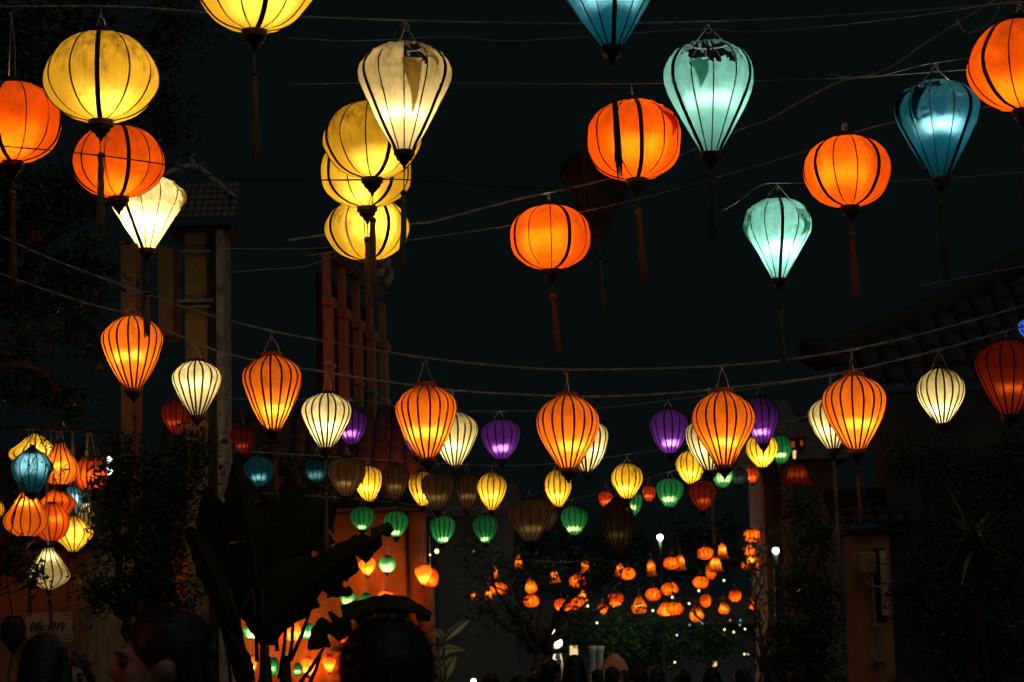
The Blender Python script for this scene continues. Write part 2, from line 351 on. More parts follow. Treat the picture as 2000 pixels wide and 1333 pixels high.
    if tassel:
        by, ey = tassel; tm = tassel_mat(colour); bz = -m(by - bot, d); ez = -m(ey - bot, d)
        tw = max(0.010, m(8.6, d) if d < 15.3 else m(5, d)); tdx = tdx + q.uniform(-3, 5); sw = m(tdx, d)
        at_ = lambda z, ph=0: Vector((sw * (z / ez) ** 1.5, 0, z))
        b = MB(); nst = 34 if d < 15.3 else 20
        for st in range(nst):
            a1 = q.uniform(0, 6.28); rr1 = tw * .72 * q.random() ** .5; e1 = ez + (ez - bz) * q.uniform(-.13, .03); pts = []; ph = q.uniform(0, 6); k1 = q.uniform(.9, 1.35)
            for i in range(7):
                u = i / 6; z = bz - .006 + (e1 - bz) * u; sp_ = .45 + (k1 - .45) * u ** .7
                pts.append(at_(z) + Vector((math.cos(a1) * rr1 * sp_ + .0025 * math.sin(ph + u * 7), math.sin(a1) * rr1 * sp_ + .0025 * math.cos(ph + u * 6), 0)))
            b.tube(pts, [tw * .17] * 6 + [tw * .08], 4, False)
        b.tube([at_(bz), at_(bz - .02), at_(bz - .03)], [tw * .62, tw * .66, tw * .6], 10)
        ta = b.build('tassel', tm, root); ta.rotation_euler = (0, 0, -root.rotation_euler[2])
        MB().tube([at_(fz + .004), at_((fz + bz) / 2), at_(bz)], 0.0028, 5).build('cord', tm, ta)
        c = at_(bz); MB().ball((c.x, c.y, c.z), tw * .82, 12, 8).build('bead', WOOD if colour != 'orange' else tm, ta)
    # hanger
    if hang is not None:
        hz = m(bot - hang, d)
        rt = r1 if kind not in ('bell', 'onion') else r1
        if hz > h + .01:
            b = MB(); a = q.uniform(0, 3.1)
            for k in (0, 1):
                e = Vector((math.cos(a + k * math.pi) * rt * .95, math.sin(a + k * math.pi) * rt * .95, h))
                mid = e.lerp(Vector((0, 0, hz)), .5) + Vector((q.uniform(-.01, .01), q.uniform(-.01, .01), 0))
                b.tube([e, mid, Vector((0, 0, hz)), Vector((0.008 * (1 - 2 * k), 0, hz + .012))], 0.0025 if d < 20 else .004, 5)
            if detail > 1:
                b.tube([(0.02 * math.cos(x), 0.0, hz - .01 + .02 * math.sin(x)) for x in [k * .7 for k in range(9)]], 0.002, 5)
            b.build('hanger', WIRE, root)
            if detail > 1 and lit > 0:
                x_ = q.choice((-1, 1)) * q.uniform(.02, .045); fx = catmull([(0.004, 0, hz), (x_, .01, hz - (hz - h) * .3), (x_ * 1.4, -.01, hz - (hz - h) * .75), (x_ * .3, 0, h), (0, 0, h - .03)], 14)
                MB().tube(fx, .0032, 5).build('lamp_flex', BLACK, root)
    # lamp holder and lamp
    if lit > 0:
        lzz = h * lz
        sk = MB(); sr_ = min(0.022, rad * .16)
        sk.lathe([(sr_ * .35, h), (sr_ * .35, lzz + rad * .55), (sr_, lzz + rad * .5), (sr_, lzz + rad * .24), (sr_ * .6, lzz + rad * .22)], 10)
        sk.build('lamp_holder', BLACK, root)
        ld = bpy.data.lights.new('bulb_light', 'POINT'); ld.energy = KP * lit * (2 * rad) ** 2; ld.color = CL[colour][3]; ld.shadow_soft_size = rad * .13
        oa_ = q.uniform(0, 6.28); lo_ = link('bulb_light', ld, root, (math.cos(oa_) * rad * .12, math.sin(oa_) * rad * .12, lzz))
    return root


# ================================================================== the setting
GROUND = plain('street_paving', (0.10, 0.09, 0.08), 0.7, 0.3, 3.0, bump=0.3)
g = MB(); g.quad_grid([[(-300, -40, 0), (300, -40, 0)], [(-300, 900, 0), (300, 900, 0)]]); tag(g.build('ground', GROUND), 'dark paved street ground under the crowd', kind='structure')
OCHRE = plain('ochre_plaster', (0.52, 0.27, 0.07), 0.85, 0.25, 3.0, stain=((0.22, 0.13, 0.06), 2.2), bump=0.35)
OCHRE2 = plain('orange_plaster', (0.55, 0.22, 0.06), 0.85, 0.2, 2.0, stain=((0.30, 0.12, 0.04), 1.6), bump=0.25)
DARKWOOD = plain('old_dark_timber', (0.045, 0.028, 0.018), 0.75, 0.4, 8.0)
ROOFDARK = plain('dimmed_roof_tile', (0.038, 0.028, 0.02), 0.9, 0.4, 9.0)  # tile copy darkened so roofs near the lanterns stay dim
TILE = plain('mossy_roof_tile', (0.16, 0.10, 0.07), 0.85, 0.5, 9.0, stain=((0.07, 0.08, 0.045), 5.0))
STONE = plain('weathered_moulding', (0.42, 0.36, 0.26), 0.85, 0.35, 7.0, stain=((0.10, 0.09, 0.06), 5.0))
WHITEP = plain('chalky_white_paint', (0.62, 0.58, 0.50), 0.8, 0.2, 5.0, stain=((0.30, 0.26, 0.2), 3.0))
def bevelbox(b, lo, hi, e=0.01):
    x0, y0, z0 = lo; x1, y1, z1 = hi
    rows = []
    for z, i in ((z0, e), (z0 + e, 0), (z1 - e, 0), (z1, e)):
        rows.append([(x0 + i, y0 + i, z), (x1 - i, y0 + i, z), (x1 - i, y1 - i, z), (x0 + i, y1 - i, z)])
    k = len(b.v); b.quad_grid(rows, True); b.f.append((k + 3, k + 2, k + 1, k)); b.f.append((k + 12, k + 13, k + 14, k + 15)); b.sm = False
    return b
def tiled_roof(parent, corner, dx, dy, drop, cols, rows, tw, tl, lip=0.015, mat=None):
    """pan tiles one by one: rows run down the slope (dy, -drop), columns along dx"""
    me = MB(); R_ = []
    for j in range(7):
        a = math.pi * j / 6; R_.append((-math.cos(a) * tw * .5, math.sin(a) * tw * .32))
    me.quad_grid([[(x, 0, z + lip) for x, z in R_], [(x, tl * 1.1, z) for x, z in R_]]); me.quad_grid([[(x, 0, z + lip) for x, z in R_], [(x * .86, 0, z * .7 + lip * .4) for x, z in R_]])
    tm = me.mesh('tile', mat or TILE)
    ang = math.atan2(drop, dy)
    for i in range(cols):
        for j in range(rows):
            o = link('tile', tm, parent, (corner[0] + i * dx, corner[1] + j * tl * math.cos(ang), corner[2] + j * tl * math.sin(ang)))
            o.rotation_euler = (ang + rnd.uniform(-.03, .03), rnd.uniform(-.05, .05), rnd.uniform(-.06, .06))

# --- house at the left edge, with the sign (about 21 m away)
D = 21.0
a = at(-160, 1333, D); x1 = at(124, 1250, D).x
h1 = empty('ochre_house', (x1, D, 0), 'ochre house wall behind the lantern cluster at the left edge', 'house')
bevelbox(MB(), (a.x - x1, .30, 0), (0, .7, 2.75), .02).build('wall', OCHRE2, h1)
bevelbox(MB(), (0.001, 0.42, 0), (0.17, 3.2, 2.75), .01).build('corner_pier', OCHRE, h1)
bevelbox(MB(), (a.x - x1, .24, 0.0), (0.004, .31, 0.5), .01).build('skirting', STONE, h1)
bevelbox(MB(), (a.x - x1 - .1, .1, 2.75), (0.3, .9, 2.87), .02).build('eave_beam', DARKWOOD, h1)
tiled_roof(h1, (a.x - x1 + .08, 0.0, 2.89), 0.17, 1.0, .55, 9, 7, .16, .24, mat=ROOFDARK)
# sign
sg = empty('wall_sign', at(93, 1255, D), 'small pale painted board reading Bếp 1919 on orange wall', 'sign')
sw, sh_ = m(97, D) / 2, m(57, D)
SIGN = plain('sign_board_paint', (0.55, 0.46, 0.30), 0.7, 0.15, 12)
SINK = plain('sign_ink', (0.03, 0.025, 0.02), 0.7, 0.2, 20, bump=0)
bevelbox(MB(), (-sw, -.012, 0), (sw, .012, sh_), .004).build('board', SIGN, sg)
fc = bpy.data.curves.new('lettering', 'FONT'); fc.body = 'Bếp 1919'; fc.align_x = 'CENTER'; fc.size = m(33, D); fc.shear = 0.28; fc.extrude = .001; fc.offset = 0.003; fc.space_character = 0.86
fo = link('lettering', fc); dg_ = bpy.context.evaluated_depsgraph_get(); lm_ = bpy.data.meshes.new_from_object(fo.evaluated_get(dg_)); bpy.data.objects.remove(fo); lm_.materials.clear(); lm_.materials.append(SINK)
xs_ = [v.co.x for v in lm_.vertices]; k_ = m(70, D) / (max(xs_) - min(xs_)); cx_ = (max(xs_) + min(xs_)) / 2
for v in lm_.vertices: v.co = ((v.co.x - cx_) * k_, v.co.y * k_ * 1.12, v.co.z)
ft = link('lettering', lm_, sg, (0, -.0145, sh_ * .40)); ft.rotation_euler = (math.pi / 2, 0, 0)
b = MB()
for sx in (-1, 1):
    for z in (0, 1):
        zz = sh_ * (.07 if z == 0 else .93); dz = (1 if z == 0 else -1)
        x = sx * sw * .93
        b.box((min(x, x - sx * sw * .28), -.0142, min(zz, zz + dz * .008)), (max(x, x - sx * sw * .28), -.0128, max(zz, zz + dz * .008)))
        b.box((min(x, x - sx * .008), -.0142, min(zz + dz * .009, zz + dz * sh_ * .18)), (max(x, x - sx * .008), -.0128, max(zz + dz * .009, zz + dz * sh_ * .18)))
b.build('corner_mark', SINK, sg)
b = MB()
for sx in (-.8, .8): b.box((sx * sw - .01, .012, sh_ * .4), (sx * sw + .01, .30, sh_ * .6))
b.build('bracket', DARKWOOD, sg)

# --- gate tower with moulded pillars and tiled eaves (about 25 m away)
D = 25.0
c0 = at(402, 1300, D)
tw_ = empty('gate_tower', (c0.x, c0.y, 0), 'tall moulded gate pillar with tiled eave and carved ridge', 'gate tower')
zt = at(402, 432, D).z; px2 = D / F
Lx = lambda px: (px - 402) * px2
def zz(py): return at(402, py, D).z
bevelbox(MB(), (Lx(366), 0, 0), (Lx(410), .5, zt), .01).build('pillar', OCHRE, tw_)
bevelbox(MB(), (Lx(411), -.05, 0), (Lx(430), .5, zt), .01).build('pillar', DARKWOOD, tw_)
bevelbox(MB(), (Lx(431), -.12, 0), (Lx(446), .5, zt), .01).build('corner_post', STONE, tw_)
bevelbox(MB(), (Lx(310), .1, zz(640)), (Lx(340), .6, zz(455)), .01).build('side_wall', OCHRE, tw_)
bevelbox(MB(), (Lx(232), .2, 0), (Lx(262), .6, zz(440)), .01).build('side_wall', OCHRE2, tw_)
for py, e in ((572, 14), (583, 8), (470, 9), (700, 10)):
    bevelbox(MB(), (Lx(366 - e), -.03 - e * px2, zz(py + 6)), (Lx(410 + e), .51, zz(py)), .008).build('moulding', STONE, tw_)
bevelbox(MB(), (Lx(335), -.1, zt), (Lx(462), .7, zt + m(10, D)), .01).build('eave_beam', DARKWOOD, tw_)
tiled_roof(tw_, (Lx(338), -.30, zt + m(14, D)), 0.075, 1.0, .9, 10, 6, .075, .12)
b = MB(); b.tube(catmull([(Lx(330), -.1, zz(318)), (Lx(352), .1, zz(296)), (Lx(385), .25, zz(290)), (Lx(420), .25, zz(318)), (Lx(448), .1, zz(345)), (Lx(466), -.1, zz(362))], 18), [.02 + .02 * math.sin(math.pi * i / 17) for i in range(18)], 7); b.build('carved_ridge', STONE, tw_)
for px, py, s in ((378, 283, 1), (398, 300, .8), (432, 330, .8), (352, 292, .7), (452, 352, .7)):
    MB().tube(catmull([(Lx(px), 0.1, zz(py + 14)), (Lx(px + 5), .08, zz(py + 4)), (Lx(px - 4), .06, zz(py - 6)), (Lx(px + 8), .05, zz(py - 12))], 9), [.028 * s, .03 * s, .028 * s, .026 * s, .022 * s, .018 * s, .014 * s, .01 * s, .004], 7).build('ridge_scroll', STONE, tw_)

# --- the columned facade that catches orange light (35 to 39 m away)
A, B = at(648, 1300, 35.0), at(738, 1300, 39.0); A.z = B.z = 0
fa = empty('pilastered_facade', A, 'orange lit facade with tall stepped pilasters under carved roof', 'building')
ux = (B - A); Ln = ux.length; ux.normalize(); ang = math.atan2(ux.y, ux.x); fa.rotation_euler = (0, 0, ang)
zT = at(652, 548, 35).z
bevelbox(MB(), (0, 0.06, 0), (Ln + .5, .16, zT + .25), .01).build('wall', plain('dark_recess_wall', (.016, .012, .01), .9), fa)  # near-black colour gives the dark strips between the pilasters
for k in range(5):
    s0 = k * Ln / 3.2
    bevelbox(MB(), (s0, -.05, 0), (s0 + .30, .06, zT - .25), .012).build('pilaster', OCHRE2, fa)
    bevelbox(MB(), (s0 - .05, -.08, zT - .25), (s0 + .42, .06, zT - .10), .012).build('capital', OCHRE2, fa)
    bevelbox(MB(), (s0 + .02, -.03, zT - .10), (s0 + .22, .06, zT + .55), .012).build('upper_pier', OCHRE2, fa)
    bevelbox(MB(), (s0 - .03, -.07, zT - 1.15), (s0 + .36, .06, zT - 1.08), .012).build('moulding', STONE, fa)
bevelbox(MB(), (-.02, -.2, zT + .56), (Ln + .4, .16, zT + .64), .02).build('cornice', DARKWOOD, fa)
for k in range(6):
    s0 = .05 + k * Ln / 5.2
    MB().tube(catmull([(s0, -.25, zT + .66), (s0 + .15, -.3, zT + .85), (s0 - .05, -.3, zT + .98), (s0 + .25, -.3, zT + 1.12)], 9), [.06, .07, .075, .07, .06, .05, .04, .03, .01], 7).build('roof_ornament', STONE, fa)

# --- courtyard house with the glowing orange wall (34 m away)
D = 34.0
cw = empty('courtyard_house', at(620, 1300, D) * 1, 'glowing orange courtyard wall hung with little lanterns behind banana leaves', 'house'); cw.location.z = 0
X = lambda px: (px - 620) * D / F
Zc = lambda py, px=620: at(px, py, D).z
bevelbox(MB(), (X(330), 0, 0), (X(836), .35, Zc(1000)), .02).build('wall', OCHRE2, cw)
bevelbox(MB(), (X(837), -.45, 0), (X(851), .30, Zc(1132)), .01).build('yellow_pillar', OCHRE, cw)
bevelbox(MB(), (X(835), -.47, Zc(1140)), (X(853), .32, Zc(1132)), .006).build('pillar_cap', STONE, cw)
MB().tube([(X(801), -.05, 0), (X(800), -.05, Zc(1000))], 0.028, 8).build('downpipe', DARKWOOD, cw)
bevelbox(MB(), (X(320), -.6, Zc(1000)), (X(848), .5, Zc(980)), .02).build('eave_beam', DARKWOOD, cw)
for k in range(14):
    bevelbox(MB(), (X(330 + k * 38), -.9, Zc(979)), (X(338 + k * 38), .4, Zc(969)), .006).build('rafter', DARKWOOD, cw)
tiled_roof(cw, (X(326), -1.0, Zc(966)), 0.235, 1.0, .7, 16, 7, .22, .32, mat=ROOFDARK)
for px in (440, 520):
    bevelbox(MB(), (X(px), -.03, 0), (X(px + 6), .0, Zc(1000)), .004).build('timber_post', DARKWOOD, cw)

# --- right-hand house: wall end with meter box, board and conduit (20 m away)
D = 20.0
rh_ = empty('right_house', at(1705, 1300, D), 'dim orange house wall end carrying a meter box and conduit', 'house'); rh_.location.z = 0
X = lambda px: (px - 1705) * D / F
Zr = lambda py: at(1705, py, D).z
bevelbox(MB(), (X(1672), 0, 0), (X(1748), .5, Zr(1040)), .012).build('wall', OCHRE2, rh_)
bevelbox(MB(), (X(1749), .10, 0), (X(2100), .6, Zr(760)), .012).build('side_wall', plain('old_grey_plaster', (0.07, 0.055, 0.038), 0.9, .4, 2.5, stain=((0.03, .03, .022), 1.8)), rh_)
bevelbox(MB(), (X(1715), -.02, Zr(1215)), (X(1737), 0.0, Zr(1070)), .005).build('recess_panel', DARKWOOD, rh_)
bevelbox(MB(), (X(1660), -.10, Zr(1040)), (X(1775), .7, Zr(1031)), .01).build('lintel', DARKWOOD, rh_)
tiled_roof(rh_, (X(1650), -.12, Zr(1028)), 0.12, 1.0, .5, 6, 4, .12, .18, mat=ROOFDARK)
bevelbox(MB(), (X(1700), .4, Zr(760)), (X(2140), 1.2, Zr(748)), .02).build('eave_beam', DARKWOOD, rh_)
for k_ in range(12): tiled_roof(rh_, (X(1690) + k_ * .19, .1, Zr(745)), 0.19, 1.0, .8, 1, 2 + int(k_ * .55), .18, .27, mat=ROOFDARK)
an_ = math.atan2(.8, 1.0); e0 = Vector((X(1690) - .15, .1 + .27 * 1.6 * math.cos(an_), Zr(745) + .27 * 1.6 * math.sin(an_) + .05)); e1 = Vector((X(1690) + 11.6 * .19, .1 + .27 * 8.6 * math.cos(an_), Zr(745) + .27 * 8.6 * math.sin(an_) + .05))
MB().tube(catmull([e0 + Vector((-.12, 0, .10)), e0, e0.lerp(e1, .5) + Vector((0, 0, -.05)), e1], 16), .12, 9).build('hip_ridge', ROOFDARK, rh_)
bx = empty('meter_box', at(1691, 1122, D - .02), 'ochre square electric meter box on the right wall', 'meter box')
w2, h2 = m(34, D), m(42, D)
bevelbox(MB(), (-w2 / 2, -.12, 0), (w2 / 2, -.002, h2), .008).build('casing', OCHRE, bx); bevelbox(MB(), (-w2 / 2 + .012, -.128, .012), (w2 / 2 - .012, -.121, h2 - .012), .003).build('door', OCHRE, bx)
MB().ball((w2 * .3, -.131, h2 * .5), .006, 8, 5).build('latch', BLACK, bx)
bd = empty('vertical_board', at(1728, 1203, D), 'narrow pale vertical board fixed beside the meter box', 'board')
bevelbox(MB(), (-m(6.5, D), -.06, 0), (m(6.5, D), -.021, m(126, D)), .005).build('plank', plain('pale_board', (0.62, 0.42, 0.2), .7, .25, 10), bd)
for py in (1103, 1140, 1163):
    bevelbox(MB(), (-m(6.5, D), -.0635, m(1203 - py, D)), (m(6.5, D), -.0605, m(1203 - py + 2, D)), .0006).build('batten', DARKWOOD, bd)
pc = empty('conduit_pipe', at(1718, 1333, D), 'thin rusty conduit running down from the meter box', 'pipe')
pp = [at(1701, 1122, D - .06), at(1704, 1150, D - .06), at(1708, 1200, D - .06), at(1713, 1250, D - .06), at(1719, 1300, D - .06), at(1721, 1340, D - .06)]
PIPE = plain('rusty_pipe', (0.40, 0.26, 0.15), .6, .4, 30)
MB().tube([p - pc.location for p in pp] + [Vector((0.01, 0, -1.4))], m(2.6, D), 8).build('pipe', PIPE, pc)
for px, py in ((1712, 1222), (1719, 1291)):
    p = at(px, py, D) - pc.location; bevelbox(MB(), (p.x - .045, p.y - .09, p.z - .012), (p.x + .045, p.y - .002, p.z + .012), .003).build('clamp', PIPE, pc)
lw = MB(); lw.tube(catmull([at(1684, 1124, D - .1), at(1692, 1138, D - .1), at(1708, 1146, D - .1), at(1722, 1145, D - .1), at(1741, 1137, D - .1)], 14), .006, 5)
tag(lw.build('loose_wire', WIRE), 'loose pale wire looping from meter box across the board', 'wire')

# --- far houses that close the street
def far_house(px0, px1, py_top, d, label, mat, wins, gable=0):
    p0 = at(px0, 1300, d); p1 = at(px1, 1300, d); zt = at((px0 + px1) / 2, py_top, d).z
    e = empty('far_house', (p0.x, d, 0), label, 'house'); w = p1.x - p0.x
    bevelbox(MB(), (0, 0, 0), (w, 3, zt), .02).build('wall', mat, e)
    b = MB(); b.v = [(-.3, -.5, zt), (w + .3, -.5, zt), (w + .3, 3.5, zt), (-.3, 3.5, zt), (-.1, 1.5, zt + .9), (w + .1, 1.5, zt + .9)]; b.f = [(0, 1, 5, 4), (2, 3, 4, 5), (1, 2, 5), (3, 0, 4), (3, 2, 1, 0)]; b.sm = False
    b.build('roof', TILE, e)
    for (a, b_, c, d_, mt) in wins:
        q0 = at(a, b_, d); q1 = at(c, d_, d)
        wn = bevelbox(MB(), (q0.x - p0.x - .05, -.05, q1.z - .05), (q1.x - p0.x + .05, -.004, q0.z + .05), .01).build('window_frame', DARKWOOD, e)
        bevelbox(MB(), (q0.x - p0.x, -.07, q1.z), (q1.x - p0.x, -.052, q0.z), .005).build('pane', mt, wn)
    return e
DIMWIN = glow('lit_window_amber', (1.0, 0.42, 0.08), 0.55); DIMWIN2 = glow('lit_window_yellow', (1.0, 0.72, 0.3), 0.9); REDW = glow('lit_window_red', (0.9, 0.12, 0.03), 0.28)
far_house(1500, 1640, 900, 47, 'far house on the right with small lit windows', plain('brown_plaster', (0.20, 0.11, 0.06), .9, .3, 1.5), ((1563, 845, 1569, 870, REDW), (1541, 1135, 1546, 1160, DIMWIN), (1554, 1146, 1559, 1161, DIMWIN)))
far_house(1010, 1500, 1225, 74, 'far low shop row closing the end of the street', plain('grey_plaster', (0.22, 0.20, 0.18), .9, .3, .8), ((1112, 1262, 1128, 1290, DIMWIN2), (1388, 1292, 1396, 1302, DIMWIN2)))
far_house(860, 1010, 1010, 60, 'tall dark far house left of the distant lanterns', plain('dark_plaster', (0.10, 0.085, 0.07), .9, .3, .8), ())
far_house(1536, 1557, 856, 46.5, 'narrow red lit upper room beside the far right house', plain('red_plaster', (0.35, .08, .04), .9, .2, 2), ((1549, 880, 1556, 896, DIMWIN2), (1540, 862, 1553, 874, REDW)))

# ================================================================== cables
def cable(pts, rad, mat, label, name='cable', nn=60, twist=0, cat='cable'):
    p = catmull([at(*q) for q in pts], nn)
    b = MB()
    if twist:
        for ph in (0, math.pi):
            b.tube([c + Vector((0, math.cos(i * twist + ph), math.sin(i * twist + ph))) * rad * .8 for i, c in enumerate(p)], rad * .75, 5)
    else: b.tube(p, rad, 6)
    c0_ = p[0].copy()
    b.v = [tuple(Vector(v) - c0_) for v in b.v]
    o = b.build(name, mat); o.location = c0_
    return tag(o, label, cat)
cable([(-300, 20, 10.6), (180, 12, 10.7), (430, 26, 10.8), (600, 33, 10.8), (790, 40, 10.8), (1000, 45, 10.8), (1150, 46, 10.8), (1300, 44, 10.8), (1500, 38, 10.9), (1700, 27, 11), (1900, 12, 11), (2300, -20, 11)], .0032, ROPE, 'taut pale cable along the top carrying the cream and teal lanterns', nn=120, twist=.9)
cable([(560, 470, 14.9), (700, 450, 14.9), (810, 437, 14.8), (850, 432, 14.8), (1000, 392, 14.75), (1080, 375, 14.7), (1180, 352, 14.7), (1300, 315, 14.5), (1450, 252, 14.3), (1500, 235, 14.2), (1570, 195, 14.1), (1640, 160, 14), (1700, 147, 13.9), (1750, 125, 13.8), (1800, 90, 13.8), (1870, 45, 13.7), (1960, -10, 13.6)], .0052, ROPE, 'thick slack rope climbing from the middle to the top right', name='rope', nn=140, twist=1.1, cat='rope')
cable([(600, 500, 15), (800, 470, 14.9), (1000, 440, 14.9), (1220, 396, 14.6), (1460, 330, 14.2), (1590, 290, 13.6), (1660, 262, 13.5), (1750, 238, 13.4), (1840, 222, 13.4), (2080, 190, 13.4)], .0035, ROPE, 'thin straight cable rising to the orange lantern on the right', nn=90)
cable([(-160, 400, 15.6), (0, 462, 15.6), (110, 510, 15.6), (330, 590, 15.6), (480, 635, 15.6), (640, 668, 15.6), (830, 699, 15.6), (1000, 717, 15.6), (1110, 722, 15.6), (1250, 721, 15.6), (1405, 715, 15.6), (1560, 700, 15.6), (1750, 665, 15.6), (2000, 598, 15.6), (2200, 540, 15.6)], .0055, ROPE, 'twisted sagging cable that carries the row of orange striped lanterns', nn=170, twist=1.0)
cable([(-160, 470, 16.6), (0, 535, 16.6), (160, 590, 16.6), (260, 618, 16.6), (440, 690, 16.6), (640, 728, 16.6), (800, 752, 16.6), (890, 763, 16.6), (1000, 770, 16.6), (1150, 775, 16.6), (1300, 769, 16.6), (1440, 756, 16.6), (1625, 732, 16.6), (1840, 682, 16.6), (2000, 637, 16.6), (2200, 580, 16.6)], .0055, ROPE, 'lower sagging cable that carries the row of white striped lanterns', nn=170, twist=1.0)
cable([(-100, 272, 10.3), (0, 285, 10.3), (160, 300, 10.3), (330, 323, 10.3), (455, 350, 10.3), (640, 352, 10.3), (815, 352, 10.3), (1000, 366, 10.3), (1300, 372, 10.3)], .003, BLACK, 'black wire passing in front of the orange and yellow round lanterns')
cable([(430, 486, 15.2), (560, 487, 15.2), (640, 484, 15.2)], .003, ROPE, 'short thin wire left of the lowest yellow round lantern', nn=20)
cable([(440, 534, 18), (520, 527, 18), (590, 522, 18), (640, 506, 18), (680, 490, 18)], .005, ROPE, 'short slack wire below the yellow lanterns', nn=24)
cable([(560, 165, 12.4), (800, 162, 12.4), (1000, 164, 12.4), (1240, 164, 12.4), (1420, 160, 12.4), (1700, 150, 12.3), (2100, 120, 12.2)], .0022, ROPE, 'faint thin wire holding the orange lantern under the blue one')
cable([(1405, 415, 14.9), (1440, 395, 14.9), (1485, 363, 14.9), (1521, 358, 14.9), (1575, 358, 14.9), (1800, 352, 14.9), (2080, 330, 14.9)], .003, ROPE, 'frayed thin wire above the smaller teal lantern', nn=40)
cable([(1620, 146, 11.8), (1700, 152, 11.8), (1800, 128, 11.8), (1836, 122, 11.8), (1900, 114, 11.8), (2100, 96, 11.8)], .0022, ROPE, 'fine wire above the dark blue lantern on the right', nn=40)
cable([(560, 75, 12.4), (700, 80, 12.4), (880, 72, 12.4), (1010, 80, 12.4), (1350, 58, 12.4), (1500, 62, 12.4), (1800, 30, 12.4), (2100, -20, 12.4)], .002, ROPE, 'fine wire under the topmost cable')
cable([(1868, 36, 12), (1880, 58, 12), (1895, 64, 12), (1930, 48, 12), (1950, 18, 12), (1960, -20, 12)], .003, ROPE, 'loop of wire hanging at the top right corner', nn=30)
cable([(400, 780, 21.6), (690, 782, 21.6), (815, 800, 21.6), (980, 804, 21.6), (1150, 800, 21.6), (1308, 782, 21.6), (1490, 756, 21.6), (1900, 690, 21.6)], .005, ROPE, 'cable that carries the purple lanterns')
cable([(450, 880, 25), (720, 897, 25), (960, 910, 25), (1090, 905, 25), (1225, 888, 25), (1350, 866, 25), (1488, 833, 25), (1800, 770, 25)], .005, ROPE, 'cable that carries the small yellow lanterns')
cable([(450, 960, 28), (708, 976, 28), (864, 992, 28), (949, 992, 28), (1123, 975, 28), (1308, 922, 28), (1412, 895, 28), (1524, 832, 28), (1800, 740, 28)], .005, ROPE, 'cable that carries the green lanterns')
cable([(1790, 560, 19), (2000, 520, 19), (2200, 480, 19)], .004, ROPE, 'faint wire at the right edge above the blue lantern', nn=20)

# ================================================================== lanterns
fr = lambda s: -math.acos(max(-1, min(1, s)))
BIG = 'big lanterns hung high over the street'
RD = dict(kind='round', n=12, tape=3, rib=0.0056, tapew=0.021, rs=26, gs=5, group=BIG)
BL = dict(kind='balloon', n=12, tape=4, rib=0.0050, tapew=0.019, rs=40, gs=8, group=BIG)
lantern(colour='yellow', cx=497, top=-118, bot=60, w=240, d=9.9, rot=fr(.30), tassel=(148, 325), tdx=7, hang=-190, lit=0.46, lz=.5, label='yellow round lantern cut off by the top edge', **RD)
lantern(colour='yellow', cx=197, top=63, bot=236, w=223, d=10.7, rot=fr(.10), tassel=(306, 461), tdx=3, hang=15, lit=0.44, lz=.40, label='large dirty yellow round lantern at the upper left', **RD)
lantern(colour='orange', cx=25, top=161, bot=316, w=197, d=12.1, rot=fr(-.08), tassel=(380, 560), hang=20, lit=0.51, lz=.42, label='orange round lantern cut off by the left edge', **RD)
lantern(colour='orange', cx=232, top=247, bot=385, w=182, d=12.9, rot=fr(.36), hang=150, lit=0.43, lz=.4, label='orange round lantern under the large dirty yellow one', **RD)
lantern(colour='white', cx=288, top=347, bot=487, w=146, d=13.8, rot=fr(-.5), tassel=(575, 660), tdx=0, hang=300, lit=1.36, lz=.45, label='bright white balloon lantern tucked behind an orange round one', torn=[(3, 1, .78, .93, .30)], **BL)
lantern(colour='teal', cx=1388, top=84, bot=298, w=182, d=10.85, rot=fr(-.86), tassel=(350, 470), hang=46, lit=0.61, lz=.56, label='large torn teal balloon lantern at the top', torn=[(1, 1, .75, .99, .27), (2, 1, .77, .96, 0), (3, .7, .80, .95, 0), (.4, .6, .84, .97, 0), (6.2, 3.6, .78, 1.0, 0)], **BL)
lantern(colour='cream', cx=790, top=86, bot=295, w=183, d=10.8, rot=fr(-.86), tassel=(380, 536), tdx=0, hang=40, lit=0.61, lz=.42, label='torn cream balloon lantern above the yellow round ones', torn=[(2, 1, .74, .97, .50), (3, .6, .80, .95, 0.12), (6.5, 3, .82, 1.0, 0)], **BL)
lantern(colour='yellow', cx=727, top=199, bot=348, w=192, d=12.3, rot=fr(.42), tassel=(432, 556), tdx=3, hang=165, lit=0.38, lz=.40, label='uppermost yellow round lantern of the three behind the cream one', **RD)
lantern(colour='yellow', cx=717, top=268, bot=404, w=181, d=13.1, rot=fr(.62), tassel=(470, 600), hang=240, lit=0.38, lz=.35, label='middle yellow round lantern of the three behind the cream one', **RD)
lantern(colour='yellow', cx=719, top=386, bot=508, w=164, d=14.4, rot=fr(.52), hang=340, lit=0.46, lz=.55, fin=False, label='lowest yellow round lantern of the three behind the cream one', **RD)
lantern(colour='blue', cx=1195, top=-98, bot=92, w=200, d=10.6, rot=fr(.12), tassel=(183, 352), tdx=2, hang=-150, lit=0.77, lz=.66, label='blue balloon lantern cut off by the top edge', **BL)
lantern(colour='orange', cx=1243, top=197, bot=350, w=190, d=12.4, rot=fr(.10), tassel=(417, 563), tdx=3, hang=166, lit=0.51, lz=.45, label='orange round lantern beside the large torn teal one', torn=[(1, .8, .74, .86, .34)], **RD)
lantern(colour='orange', cx=1077, top=402, bot=526, w=161, d=14.7, rot=fr(.50), tassel=(580, 697), tdx=9, hang=377, lit=0.53, lz=.5, label='orange round lantern at the centre, lowest of the big orange ones', **RD)
lantern(colour='smoke', cx=1170, top=290, bot=453, w=145, d=15.3, rot=fr(-.86), tassel=(508, 638), tdx=3, hang=262, lit=0, label='unlit dark balloon lantern behind two orange round ones', **BL)
